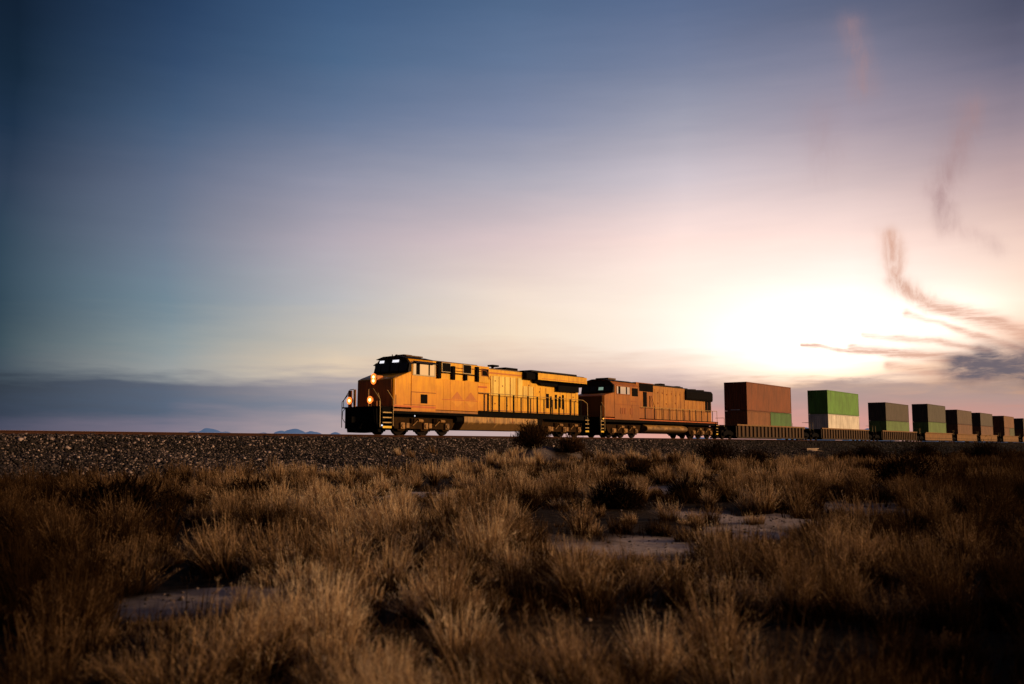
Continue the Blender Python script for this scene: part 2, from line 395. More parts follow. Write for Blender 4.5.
    # low side skirt from cab back
    m = MB(); m.box(1.16, 8.85, -1.515, 1.515, 1.37, 1.50)
    m.build('side_skirt', M['orange_light'], R)
    # equipment body behind the cab, flush with the cab side
    m = MB(); m.box(4.81, 8.9, -1.5, 1.5, 1.53, 3.42); eq = m.build('equipment_body', Y, R, bevel=0.02)
    m = MB(); m.box(4.81, 10.35, -1.24, 1.24, 3.425, 4.50); ub = m.build('upper_equipment_body', YH, R, bevel=0.02)
    m = MB(); m.box(8.905, 10.35, -1.24, 1.24, 1.61, 3.42); m.build('side_cabinet', Y, R, bevel=0.02)
    m = MB(); m.box(4.9, 9.6, -0.85, .85, 4.505, 4.60); m.build('hood_roof', M['roof_tan'], R, bevel=.02)
    for sg in (-1, 1):
        y = sg * 1.243
        def sl(xa, xb, za, zb, t, mat, name, par):
            p = MB(); p.box(xa, xb, min(y, y + sg * t), max(y, y + sg * t), za, zb); return p.build(name, M[mat], par)
        for (xa, xb, za, zb) in ((5.70, 6.42, 3.93, 4.47), (7.72, 8.44, 3.95, 4.48), (9.62, 10.22, 3.90, 4.33)):
            f = sl(xa - .05, xb + .05, za - .04, zb + .02, .03, 'frame_pale' if xa < 9 else 'seam', 'vent_frame', ub)
            p = MB(); p.box(xa, xb, min(y + sg * .031, y + sg * .05), max(y + sg * .031, y + sg * .05), za, zb - .02); p.build('vent_screen', M['grille'], f)
        sl(5.45, 8.95, 3.83, 3.88, .12, 'black', 'shelf', ub)
        for (xa, xb, za, zb) in ((5.18, 5.44, 3.46, 4.5), (6.5, 6.76, 3.44, 4.3), (7.72, 7.95, 3.47, 3.82), (8.9, 9.12, 3.44, 4.42)):
            sl(xa, xb, za, zb, .16, 'black', 'air_duct', ub)
        for (xa, xb, z) in ((5.45, 6.5, 4.50), (6.8, 7.7, 4.22), (6.8, 7.7, 4.02), (8.45, 8.9, 4.25), (9.15, 9.6, 4.15)):
            q_ = MB(); q_.tube([(xa, y + sg * .05, z), (xb, y + sg * .05, z)], 0.018); q_.build('conduit', M['seam'], ub)
        q_ = MB(); q_.tube([(9.3, y + sg * .05, 4.3), (10.0, y + sg * .05, 4.2), (10.45, y + sg * .05, 3.6), (10.5, y + sg * .05, 2.8)], 0.022); q_.build('conduit', M['seam'], ub)
        # emblem: two peaks over a line with mirrored peaks below
        y2 = sg * 1.502
        def decal(pts, mat='stripe', name='emblem', dd=0.006):
            p = MB(); p.prism_y(pts, min(y2, y2 + sg * dd), max(y2, y2 + sg * dd)); p.build(name, M[mat], eq)
        for xc in (6.83, 8.15):
            decal([(xc - .55, 2.25), (xc + .55, 2.25), (xc, 2.73)], 'emblem_red'); decal([(xc - .6, 2.14), (xc, 1.74), (xc + .6, 2.14)], 'emblem_faint', dd=.004)
        decal([(5.4, 2.17), (8.88, 2.17), (8.88, 2.21), (5.4, 2.21)])
        for x in (5.55, 6.2, 7.55, 8.86):
            decal([(x, 1.56), (x + .025, 1.56), (x + .025, 3.38), (x, 3.38)], 'emblem_faint', 'panel_seam', .008)
        p = MB(); p.box(8.95, 10.3, min(sg * 1.243, sg * 1.30), max(sg * 1.243, sg * 1.30), 2.72, 2.78); p.build('panel_seam', M['seam'], ub)
        p = MB(); p.box(9.2, 10.1, min(sg * 1.243, sg * 1.27), max(sg * 1.243, sg * 1.27), 3.10, 3.2); p.build('grab_iron', M['stripe'], ub)
    # long hood
    m = MB(); m.box(10.36, 21.35, -1.03, 1.03, 1.605, 4.40); hood = m.build('hood', YH, R, bevel=0.03)
    m = MB(); m.box(10.36, 14.4, -0.8, 0.8, 4.405, 4.49); m.build('hood_roof', M['roof_tan'], R)
    m = MB(); m.cyl((11.9, -.3, 4.49), (11.9, -.3, 4.66), .10, 12); m.box(11.6, 12.3, -0.55, -.1, 4.66, 4.78); m.build('horn', M['black'], R, bevel=.02)
    m = MB(); m.box(13.1, 14.5, -0.5, .5, 4.495, 4.70); m.build('exhaust_stack', M['black'], R, bevel=.03)
    for sg in (-1, 1):
        y = sg * 1.033
        xs = [10.75, 11.0, 11.65, 12.3, 12.9, 13.55, 13.75, 14.35, 14.95, 15.6, 16.4, 17.1, 19.7, 20.4, 21.0]
        m = MB()
        for x in xs: m.box(x, x + .035, min(y, y + sg * .012), max(y, y + sg * .012), 1.72, 3.95 if x < 14 else 3.45)
        m.box(10.4, 21.3, min(y, y + sg * .010), max(y, y + sg * .010), 1.66, 1.715)
        m.build('door_seam', M['seam'], hood)
        for (xa, xb, zb) in ((10.8, 10.98, 3.92), (11.06, 11.62, 3.98), (11.72, 12.27, 3.98), (12.36, 12.86, 3.98), (12.96, 13.5, 3.98), (13.8, 14.3, 3.98), (14.42, 14.9, 3.46), (15.05, 15.55, 3.46)):
            p = MB(); p.box(xa, xb, min(y, y + sg * .008), max(y, y + sg * .008), 2.70, zb); p.build('hood_door', M['pale_yellow'], hood)
        m = MB(); m.box(10.4, 14.6, min(y, y + sg * .008), max(y, y + sg * .008), 4.10, 4.20); m.build('hood_stripe', M['emblem_red'], hood)
        for (xa, xb, za, zb) in ((17.14, 17.48, 2.02, 3.05), (17.62, 17.84, 2.1, 2.88), (18.24, 18.5, 2.0, 3.03), (18.76, 18.99, 2.1, 2.92), (19.16, 19.4, 2.0, 3.05)):
            p = MB(); p.box(xa, xb, min(y, y + sg * .02), max(y, y + sg * .02), za, zb); p.build('louver', M['grille'], hood)
        for (xa, za) in ((11.2, 2.1), (12.5, 2.0), (11.2, 3.6), (12.0, 3.3), (15.0, 3.5), (16.3, 3.1), (20.6, 2.9), (20.9, 2.6)):
            p = MB(); p.box(xa, xa + .09, min(y, y + sg * .03), max(y, y + sg * .03), za, za + .08); p.build('door_latch', M['seam'], hood)
    # radiator cab: full-width overhanging box with black undercut
    m = MB()
    m.prism_x([(-1.52, 3.93), (-1.06, 3.70), (1.06, 3.70), (1.52, 3.93), (1.52, 4.40), (1.2, 4.50), (-1.2, 4.50), (-1.52, 4.40)], 15.45, 21.75)
    rad = m.build('radiator_housing', M['black'], R)
    for sg in (-1, 1):
        p = MB(); p.box(15.46, 21.76, min(sg * 1.523, sg * 1.545), max(sg * 1.523, sg * 1.545), 3.94, 4.41); p.build('radiator_side', YH, rad, bevel=.008)
        p = MB(); p.box(15.9, 21.4, min(sg * 1.546, sg * 1.551), max(sg * 1.546, sg * 1.551), 4.02, 4.06); p.build('radiator_stripe', M['emblem_red'], rad)
        p = MB(); p.box(18.3, 21.0, min(sg * 1.035, sg * 1.32), max(sg * 1.035, sg * 1.32), 3.28, 3.69); p.build('radiator_screen', M['grille'], rad)
        p = MB(); p.prism_y([(15.7, 3.9), (16.3, 3.62), (18.29, 3.58), (18.29, 3.9)], min(sg * 1.035, sg * 1.25), max(sg * 1.035, sg * 1.25)); p.build('radiator_undercut', M['black'], rad)
    p = MB(); p.box(21.755, 21.775, -1.5, 1.5, 3.9, 4.42); p.build('radiator_end', M['yellow'], rad)
    m = MB(); m.prism_x([(-1.36, 3.95), (1.36, 3.95), (1.36, 4.35), (1.1, 4.48), (-1.1, 4.48), (-1.36, 4.35)], 14.35, 15.44); m.build('radiator_front', M['grille'], rad)
    m = MB(); m.box(15.2, 21.0, -1.15, 1.15, 4.505, 4.62); m.build('radiator_roof', M['roof'], rad, bevel=.02)
    # handrails
    for sg in (-1, 1):
        y = sg * 1.47
        m = MB(); m.tube([(8.95, y, 2.76), (21.3, y, 2.73), (21.9, y, 2.5), (21.95, y, 1.0)], 0.022); m.build('handrail', M['handrail'], R)
        stanchion_row(R, (9.95, 11.13, 12.72, 14.35, 15.45, 17.08, 18.13, 19.59, 21.0), y, 1.6, 2.74, 0.03, 'black', wide=0.15)
        m = MB(); m.tube([(1.35, sg * 1.56, 1.75), (1.35, sg * 1.56, 2.3)], .016); m.build('grab_iron', M['seam'], R)
        steps(R, 21.5, 22.05, sg, 1.52)
    # fuel tank with sloped bottom
    m = MB(); m.prism_x([(-1.45, 1.2), (-1.45, 0.82), (-1.05, 0.36), (1.05, 0.36), (1.45, 0.82), (1.45, 1.2)], 7.6, 15.5)
    tk = m.build('fuel_tank', M['tank'], R, bevel=.03)
    m = MB()
    for x in (10.6, 12.6): m.box(x, x + .05, -1.465, -1.452, .84, 1.19)
    m.build('tank_seam', M['seam'], tk)
    for sg in (-1, 1):
        m = MB(); m.cyl((6.95, sg * 1.2, 1.0), (7.5, sg * 1.2, 1.0), .2, 14); m.build('air_reservoir', M['black'], R)
        m = MB(); m.box(15.6, 16.2, min(sg * .9, sg * 1.35), max(sg * .9, sg * 1.35), .7, 1.2); m.build('tool_box', M['black'], R)
    loco_truck(R, (2.25, 4.25, 6.2)); loco_truck(R, (17.2, 19.15, 21.1))
    m = MB(); m.box(21.9, 22.1, -1.45, 1.45, .35, 1.52); m.build('rear_pilot', M['black'], R)
    coupler(R, 22.1, 1)
    return R

M['emblem_red'] = paint('emblem_dull_red', (0.64, 0.20, 0.022), 0.5, vary=0.1, dirt=0.1)
M['emblem_faint'] = paint('emblem_faint_red', (0.80, 0.33, 0.015), 0.5, vary=0.1, dirt=0.1)

def second_locomotive():
    R = empty('locomotive', 'weathered orange-yellow trailing diesel locomotive coupled between the lead engine and the containers', 'locomotive', track(61.2), TRACK_ROT)
    O = M['orange']; OL = M['orange_light']
    m = MB(); m.box(0.3, 21.2, -1.44, 1.44, 1.2, 1.5); m.box(1, 20.8, -.8, .8, .85, 1.2); m.build('underframe', M['black'], R)
    m = MB(); m.box(0.2, 0.85, -1.5, 1.5, 1.505, 1.57); m.box(6.4, 21.3, -1.5, 1.5, 1.505, 1.57); m.build('walkway', M['black'], R)
    m = MB(); m.box(0.85, 21.2, -1.475, -1.442, 1.42, 1.5); m.box(0.85, 21.2, 1.442, 1.475, 1.42, 1.5); m.build('sill_stripe', M['stripe'], R)
    m = MB()
    m.add([(0.3, -1.5, 0.16), (0.05, 0, 0.12), (0.3, 1.5, 0.16), (0.15, -1.5, 1.5), (0.1, 0, 1.5), (0.15, 1.5, 1.5), (0.5, -1.5, .16), (.5, 1.5, .16), (.5, -1.5, 1.5), (.5, 1.5, 1.5)],
          [(0, 1, 4, 3), (1, 2, 5, 4), (0, 3, 8, 6), (2, 7, 9, 5), (6, 8, 9, 7), (3, 4, 5, 9, 8), (0, 6, 7, 2, 1)])
    m.build('snow_plough', M['black'], R)
    coupler(R, 0.1, -1)
    w = 1.5
    m = MB()
    A = [(2.42, -w, 1.575), (2.42, w, 1.575), (.95, w, 1.575), (.82, w - .2, 1.575), (.82, -w + .2, 1.575), (.95, -w, 1.575)]
    B = [(x, y, 3.2) for x, y, z in A]
    T = [(2.42, -w, 3.52), (2.42, w, 3.52), (1.1, w, 3.30), (1.02, w - .2, 3.3), (1.02, -w + .2, 3.3), (1.1, -w, 3.30)]
    fs = [tuple(range(5, -1, -1)), tuple(range(12, 18))]
    for k in (0, 6):
        for i in range(6): fs.append((k + i, k + (i + 1) % 6, k + 6 + (i + 1) % 6, k + 6 + i))
    m.add(A + B + T, fs); nose = m.build('nose', O, R, bevel=.03)
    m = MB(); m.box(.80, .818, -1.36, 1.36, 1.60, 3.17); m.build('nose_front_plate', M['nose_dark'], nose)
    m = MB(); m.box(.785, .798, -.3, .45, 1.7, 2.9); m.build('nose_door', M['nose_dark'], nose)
    prof = [(-w, 1.4), (w, 1.4), (w, 4.1), (1.1, 4.42), (.5, 4.55), (-.5, 4.55), (-1.1, 4.42), (-w, 4.1)]
    m = MB(); m.prism_x(prof, 2.45, 6.35); cab = m.build('cab', O, R, bevel=.02)
    A = [(2.2, -w + .03, 3.5), (2.2, w - .03, 3.5), (2.34, w - .03, 4.08), (2.38, 1.08, 4.4), (2.4, .5, 4.52), (2.4, -.5, 4.52), (2.38, -1.08, 4.4), (2.34, -w + .03, 4.08)]
    m = MB(); m.loft([(2.445, a[1], a[2]) for a in A], A); m.build('cab_front', M['roof'], cab)
    for (ya, yb) in ((-1.3, -.72), (-.62, -.08), (.08, .62), (.72, 1.3)):
        p = MB(); p.loft([(2.215, ya, 3.62), (2.215, yb, 3.62), (2.31, yb, 4.05), (2.31, ya, 4.05)],
                         [(2.18, ya, 3.62), (2.18, yb, 3.62), (2.275, yb, 4.05), (2.275, ya, 4.05)])
        p.build('windshield', M['dark_glass'], cab)
    p = MB(); p.loft([(2.17, -.62, 3.72), (2.17, -.2, 3.72), (2.22, -.2, 3.95), (2.22, -.62, 3.95)], [(2.15, -.62, 3.72), (2.15, -.2, 3.72), (2.20, -.2, 3.95), (2.20, -.62, 3.95)])
    p.build('number_board', M['lamp_green'], cab)
    m = MB(); m.prism_x([(-1.13, 4.435), (-.5, 4.57), (.5, 4.57), (1.13, 4.435), (1.15, 4.46), (.51, 4.61), (-.51, 4.61), (-1.15, 4.46)], 2.3, 6.38); m.build('cab_roof', M['roof'], cab)
    m = MB(); m.box(3.0, 4.2, -.6, .6, 4.615, 4.75); m.build('air_conditioner', M['roof_tan'], R, bevel=.03)
    for sg in (-1, 1):
        y = sg * (w + .003); a, b = min(y, y + sg * .03), max(y, y + sg * .03)
        fr = MB(); fr.box(2.68, 4.85, a, b, 4.02, 4.08); fr.box(2.68, 4.85, a, b, 3.38, 3.44); fr.box(2.68, 2.75, a, b, 3.441, 4.019); fr.box(4.78, 4.85, a, b, 3.441, 4.019)
        win = fr.build('side_window', M['seam'], cab)
        for (xa, xb, mt) in ((2.76, 2.98, 'glass'), (2.99, 3.3, 'black'), (3.31, 4.15, 'glass'), (4.16, 4.34, 'black'), (4.35, 4.77, 'glass')):
            p = MB(); p.box(xa, xb, min(y + sg * .002, y + sg * .018), max(y + sg * .002, y + sg * .018), 3.445, 4.015); p.build('pane' if mt == 'glass' else 'window_post', M[mt], win)
        p = MB(); p.box(5.15, 6.08, a, b, 3.34, 3.98); p.build('side_screen', M['grille'], cab)
        a, b = min(y, y + sg * .02), max(y, y + sg * .02)
        for xa in (3.3, 3.62, 3.95, 4.82, 5.05):
            p = MB(); p.box(xa, xa + .24, a, b, 1.86, 2.34); p.build('louver', M['seam'], cab)
        p = MB(); p.box(2.5, 6.3, a, b, 2.6, 2.63); p.box(5.1, 5.13, a, b, 1.6, 2.599); p.box(5.0, 5.9, a, b, 2.9, 2.94); p.build('panel_seam', M['seam'], cab)
    m = MB(); m.box(6.36, 9.25, -1.2, 1.2, 1.575, 4.55); eq = m.build('equipment_body', O, R, bevel=.02)
    m = MB(); m.box(9.26, 15.5, -1.0, 1.0, 1.575, 4.42); hood = m.build('hood', OL, R, bevel=.03)
    m = MB(); m.box(9.26, 15.5, -.85, .85, 4.425, 4.58); m.build('hood_roof', M['roof'], R, bevel=.02)
    m = MB(); m.box(15.51, 20.95, -1.0, 1.0, 1.575, 4.3); hr = m.build('rear_hood', OL, R, bevel=.03)
    m = MB(); m.prism_x([(-1.10, 3.44), (1.10, 3.44), (1.16, 3.62), (1.16, 4.2), (1.0, 4.4), (-1.0, 4.4), (-1.16, 4.2), (-1.16, 3.62)], 15.52, 20.97); rd = m.build('radiator', M['grille'], R)
    for x in (15.9, 17.6, 19.3):
        p = MB(); p.cyl((x + .6, 0, 4.40), (x + .6, 0, 4.53), .72, 24); p.build('radiator_fan', M['roof'], rd)
    m = MB(); m.box(14.8, 15.5, -.6, .6, 4.585, 4.66); m.box(12.3, 13.1, -.3, .3, 4.585, 4.78); m.build('exhaust_stack', M['black'], R, bevel=.02)
    for sg in (-1, 1):
        y = sg * 1.203; a, b = min(y, y + sg * .03), max(y, y + sg * .03)
        p = MB(); p.box(6.85, 9.2, a, b, 3.84, 4.5); p.build('intake_grille', M['grille'], eq)
        p = MB(); p.box(7.5, 8.1, a, b, 2.55, 3.8); p.box(8.6, 8.68, a, b, 2.5, 3.5); p.build('dark_doorway', M['grille'], eq)
        p = MB(); p.tube([(8.75, y + sg * .1, 3.5), (9.3, y + sg * .1, 2.55), (9.35, y + sg * .1, 1.6)], .022); p.build('ladder_rail', M['black'], eq)
        y = sg * 1.003; a, b = min(y, y + sg * .012), max(y, y + sg * .012)
        m = MB()
        for x in np.arange(9.9, 15.4, .78): m.box(x, x + .04, a, b, 1.65, 4.15)
        m.build('door_seam', M['seam'], hood)
        m = MB()
        for x in np.arange(16.1, 20.6, .8): m.box(x, x + .04, a, b, 1.65, 3.4)
        m.build('door_seam', M['seam'], hr)
        for (xa, za) in ((10.4, 3.8), (11.2, 3.8), (12.0, 3.7), (12.9, 3.8), (13.7, 3.7), (14.5, 3.8), (10.4, 2.9), (11.9, 2.9), (13.6, 3.0)):
            p = MB(); p.box(xa, xa + .1, min(y, y + sg * .03), max(y, y + sg * .03), za, za + .12); p.build('door_latch', M['seam'], hood)
        p = MB(); p.box(19.6, 20.85, a, b, 2.5, 3.42); p.build('rear_grille', M['grille'], hr)
        y = sg * 1.45
        m = MB(); m.tube([(6.6, y, 2.52), (21.15, y, 2.56), (21.2, y, 1.57)], .022); m.build('handrail', M['handrail'], R)
        stanchion_row(R, (7.4, 9.0, 10.3, 11.6, 12.9, 14.2, 15.5, 16.7, 17.9, 19.1, 20.2), y, 1.57, 2.54, .025, 'roof', wide=.07)
        m = MB(); m.box(6.4, 9.3, min(sg * 1.205, sg * 1.42), max(sg * 1.205, sg * 1.42), 1.575, 2.35); m.build('battery_box', O, R, bevel=.02)
        steps(R, .3, .78, sg, 1.5); steps(R, 20.75, 21.2, sg, 1.5)
        m = MB(); m.tube([(.85, sg * 1.55, .5), (.85, sg * 1.55, 2.3), (.75, sg * 1.3, 2.7)], .022); m.build('grab_rail', M['handrail'], R); m = MB(); m.tube([(.28, sg * 1.55, .5), (.28, sg * 1.55, 2.4)], .022); m.build('grab_rail', M['handrail'], R)
    m = MB(); m.cyl((.62, -1.56, 1.42), (.58, -1.6, 1.42), .05, 12); m.build('marker_lamp', M['lamp_amber'], R)
    prof = [(1.42 * cos(t) if abs(1.42 * cos(t)) < 1.36 else math.copysign(1.36, cos(t)), .78 + .40 * sin(t)) for t in np.linspace(0, 2 * pi, 28, endpoint=False)]
    m = MB(); m.prism_x(prof, 7.9, 15.2); m.build('fuel_tank', M['tank'], R)
    loco_truck(R, (2.6, 4.4, 6.2)); loco_truck(R, (16.6, 18.4, 20.2))
    coupler(R, 21.3, 1)
    return R

# ------------------------------------------------------------------ well cars and containers
def well_car(ribbed, x0=-2.9, x1=15.7):
    R = empty('well_car', 'well car', 'freight car', (0, 0, 0), TRACK_ROT, 'well cars carrying the containers')
    mt = M['well'] if ribbed else M['well_tan']
    for sg in (-1, 1):
        y = sg * 1.42
        def bx(m, xa, xb, ya, yb, za, zb): m.box(xa, xb, min(sg * ya, sg * yb), max(sg * ya, sg * yb), za, zb)
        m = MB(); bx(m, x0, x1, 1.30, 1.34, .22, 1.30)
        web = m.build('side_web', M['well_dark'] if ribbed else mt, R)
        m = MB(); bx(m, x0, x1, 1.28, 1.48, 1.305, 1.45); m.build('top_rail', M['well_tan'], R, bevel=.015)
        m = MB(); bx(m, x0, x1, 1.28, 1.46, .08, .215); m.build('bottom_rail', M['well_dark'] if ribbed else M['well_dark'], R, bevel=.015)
        if ribbed:
            xs = np.arange(x0 + .25, x1 - .3, .97)
            for x in xs:
                m = MB(); bx(m, x, x + .40, 1.345, 1.47, .22, 1.30); m.build('rib', mt, R)
        else:
            m = MB(); bx(m, x0 + .2, x1 - .2, 1.345, 1.36, .5, .56); m.build('side_crease', M['well_dark'], R)
    m = MB(); m.box(x0, x1, -1.27, 1.27, .12, .20); m.build('well_floor', M['black'], R)
    for xa, xb, dr in ((x0 - 2.5, x0 + .05, -1), (x1 - .05, x1 + 2.5, 1)):
        m = MB(); m.box(xa, xb, -.55, .55, .95, 1.20); m.box(xa if dr < 0 else xb - .2, xa + .2 if dr < 0 else xb, -1.3, 1.3, .95, 1.15)
        m.box(x0 + .06 if dr < 0 else x1 - .2, x0 + .2 if dr < 0 else x1 - .06, -1.27, 1.27, .21, 1.3)
        e = m.build('end_platform', M['black'], R)
        g = MB()
        for yy in (-1.2, 1.2): g.tube([((xa + .1) if dr < 0 else (xb - .1), yy, 1.15), ((xa + .1) if dr < 0 else (xb - .1), yy, 2.0)], .02)
        g.tube([((xa + .1) if dr < 0 else (xb - .1), -1.2, 2.0), ((xa + .1) if dr < 0 else (xb - .1), -.3, 2.0)], .02)
        g.build('handrail', M['handrail'], e)
        xc = (xa + xb) / 2
        t = MB()
        for sg in (-1, 1):
            lo, hi = min(sg * .96, sg * 1.1), max(sg * .96, sg * 1.1)
            t.prism_y([(xc - 1.15, .36), (xc - .6, .30), (xc - .35, .42), (xc + .35, .42), (xc + .6, .30), (xc + 1.15, .36), (xc + 1.15, .6), (xc + .5, .8), (xc - .5, .8), (xc - 1.15, .6)], lo, hi)
        t.box(xc - .25, xc + .25, -.95, .95, .4, .9)
        tr = t.build('truck', M['black'], R, bevel=.015)
        for a in (xc - .87, xc + .87):
            for sg in (-1, 1): wheel(tr, a, sg * .76, .42, sg)
        c = MB(); xe = xa if dr < 0 else xb
        c.box(min(xe, xe + dr * .55), max(xe, xe + dr * .55), -.11, .11, .68, .92); c.build('coupler', M['black'], R, bevel=.02)
    return R

def container(length, height, cname):
    H, Ln, W = height, length, 2.44
    R = empty('shipping_container', 'container', 'shipping container', (0, 0, 0), TRACK_ROT, 'shipping containers stacked on the well cars')
    mat = M['c_' + cname]
    base = CC[cname]
    key = 'f_' + cname
    if key not in M: M[key] = paint('frame_' + cname, tuple(c * .72 for c in base), .6, vary=.1, dirt=.2)
    fm = M[key]
    m = MB()
    # corrugated long walls
    def wall(p0, u, nrm, ln, za, zb, pitch=.40, dep=.055):
        k = max(2, int(round(ln / pitch))); p = ln / k
        pts = []
        for i in range(k):
            for fx, d in ((0, 0), (.25, 0), (.5, 1), (.75, 1)):
                pts.append(((i + fx) * p, d * dep))
        pts.append((ln, 0))
        vs, fs = [], []
        for (a, d) in pts:
            for z in (za, zb): vs.append((p0[0] + u[0] * a - nrm[0] * d, p0[1] + u[1] * a - nrm[1] * d, z))
        for i in range(len(pts) - 1): fs.append((2 * i, 2 * i + 2, 2 * i + 3, 2 * i + 1))
        m.add(vs, fs)
    hw = W / 2 - .012
    wall((.09, -hw), (1, 0), (0, -1), Ln - .18, .13, H - .10)
    wall((.09, hw), (1, 0), (0, 1), Ln - .18, .13, H - .10)
    wall((.012 + .0, -hw + .09), (0, 1), (-1, 0), 2 * hw - .18, .13, H - .10, .25, .045)
    m.box(Ln - .05, Ln - .02, -hw + .06, hw - .06, .13, H - .1)
    m.box(.05, Ln - .05, -hw + .05, hw - .05, H - .055, H - .02); m.box(.05, Ln - .05, -hw + .05, hw - .05, .08, .11)
    sh = m.build('shell', mat, R)
    f = MB()
    for xa in (0, Ln - .10):
        for ya in (-W / 2, W / 2 - .10): f.box(xa, xa + .10, ya, ya + .10, .12, H - .12)
        f.box(xa, xa + .10, -W / 2 + .101, W / 2 - .101, H - .12, H); f.box(xa, xa + .10, -W / 2 + .101, W / 2 - .101, 0, .13)
    for ya in (-W / 2, W / 2 - .08):
        f.box(.101, Ln - .101, ya, ya + .08, H - .10, H - .005); f.box(.101, Ln - .101, ya, ya + .08, .005, .13)
    f.build('frame', fm, R)
    c = MB()
    for xa in (-.004, Ln - .174):
        for ya in (-W / 2 - .004, W / 2 - .156):
            for za in (-.001, H - .119): c.box(xa, xa + .178, ya, ya + .16, za, za + .12)
    c.build('corner_castings', fm, R)
    # door gear on the rear end
    d = MB()
    for yy in (-.8, -.35, .35, .8): d.cyl((Ln - .01, yy, .15), (Ln - .01, yy, H - .12), .02, 8)
    d.build('lock_rods', M['white_mark'], R)
    return R

def put(o, s, z, label):
    o.location = track(s, 0, z); o['label'] = label
    return o

def train_cars():
    rib = well_car(True); flat = well_car(False); short = well_car(False, -1.5, 15.2)
    cars = [(rib, 89.8, 'yellow ribbed well car under the brown double stack, coupled behind the second locomotive'),
            (copy_tree(rib), 114.2, 'yellow ribbed well car under the green and cream containers'),
            (copy_tree(rib), 138.9, 'yellow ribbed well car, the third one behind the locomotives'),
            (flat, 162.8, 'smooth tan well car under the grey and lime stack, fourth behind the locomotives'),
            (short, 184.0, 'smooth tan well car, fifth behind the locomotives, under a grey-brown and rust stack'),
            (copy_tree(short), 204.2, 'smooth tan well car, sixth behind the locomotives, under a grey and rust stack'),
            (copy_tree(flat), 229.2, 'smooth well car under the orange-brown stack, second from the right edge'),
            (copy_tree(flat), 253.8, 'smooth well car at the far right end of the visible train')]
    for o, s, l in cars: put(o, s, 0, l)
    LO, HI = 2.591, 2.896
    B0 = .27
    def st(s, lo, hi, ll, hl):
        z = B0
        if isinstance(lo, list):
            put(container(6.06, lo[0][1], lo[0][0]), s, z, ll[0]); put(container(6.06, lo[1][1], lo[1][0]), s + 6.13, z, ll[1]); h = lo[0][1]
        else:
            put(container(12.19, lo[1], lo[0]), s, z, ll); h = lo[1]
        t = put(container(12.19, hi[1], hi[0]), s, z + h + .025, hl)
        return t
    t1 = st(90.0, [('brown_lo', LO), ('green_dk', LO)], ('brown', HI),
            ['short brown container lying under the front half of the long brown one', 'short dark green container tucked under the rear half of the long brown one'],
            'long red-brown corrugated container on top of the first stack behind the locomotives')
    t2 = st(114.3, ('cream', HI), ('green', HI), 'cream coloured container under the bright green one', 'bright green container on top of the cream one')
    t3 = st(138.9, ('lime', LO), ('grey_br', LO), 'light green container at the bottom of the third stack', 'grey-brown container on top of the third stack behind the locomotives')
    t4 = st(162.8, ('lime', HI), ('grey_gn', HI), 'light green container at the bottom of the fourth stack', 'grey container on top of the fourth stack, taller than the stacks beside it')
    st(183.9, ('rust', HI), ('taupe', LO), 'rust orange container at the bottom of the fifth stack', 'taupe container on top of the fifth stack')
    st(204.1, ('rust', HI), ('grey_br', LO), 'rust brown container at the bottom of the sixth stack', 'grey-brown container on top of the sixth stack')
    st(229.0, [('orange', HI), ('olive', HI)], ('orange', LO), ['short orange-brown container at the bottom front of the seventh stack', 'short olive container at the bottom rear of the seventh stack'], 'orange-brown container on top of the seventh stack')
    st(253.6, ('rust', HI), ('grey_br', LO), 'rust container at the bottom of the last stack at the right edge', 'dark grey container on top of the last stack at the right edge')
    # markings
    m = MB(); m.box(-.012, -.006, -.95 + .5, -.35 + .9, .05, .12); m.build('marking', M['white_mark'], t1)
    m = MB(); x0, x1 = -.012, -.006
    ya, yb, za, zb = -.75, .85, -.62, -.08
    lo = [o for o in bpy.data.objects if o.get('label') == 'cream coloured container under the bright green one'][0]
    za, zb = HI - .62, HI - .14
    for (a, b, c, d_) in ((ya, yb, za, za + .05), (ya, yb, zb - .05, zb), (ya, ya + .06, za + .051, zb - .051), (yb - .06, yb, za + .051, zb - .051), (ya + .2, ya + .7, za + .2, za + .28), (ya + .85, yb - .2, za + .2, za + .28)):
        m.box(x0, x1, a, b, c, d_)
    m.build('marking', M['white_mark'], lo)

lead_locomotive(); second_locomotive(); train_cars()

# ------------------------------------------------------------------ track
def railway():
    R = empty('railway_track', 'straight rusty railway track running along the top of the gravel bank', 'track', track(0, 0, 0), TRACK_ROT)
    prof = [(-.07, -.17), (.07, -.17), (.07, -.155), (.012, -.13), (.010, -.05), (.036, -.038), (.036, -.003), (-.036, -.003), (-.036, -.038), (-.010, -.05), (-.012, -.13), (-.07, -.155)]
    for sg in (-1, 1):
        y = sg * .7535
        m = MB(); m.prism_x([(y + a, z) for a, z in prof], -160, 900); r = m.build('rail', M['rail'], R)
        m = MB(); m.box(-160, 900, y - .030, y + .030, -.0029, 0); m.build('running_surface', M['railtop'], r)
    sl = MB(); sl.box(-.12, .12, -1.3, 1.3, -.34, -.172)
    first = sl.build('sleeper', M['sleeper'], R)
    first.location = (10, 0, 0)
    for i in range(1, 99):
        c = first.copy(); col.objects.link(c); c.parent = R; c.location = (10 + i * .6, random.uniform(-.03, .03), random.uniform(-.006, 0))
    m = MB()
    for i in range(99, 700): m.box(10 + i * .6 - .12, 10 + i * .6 + .12, -1.3, 1.3, -.34, -.173)
    for i in range(1, 100): m.box(10 - i * .6 - .12, 10 - i * .6 + .12, -1.3, 1.3, -.34, -.173)
    m.build('sleepers', M['sleeper'], R, kind='stuff')
railway()

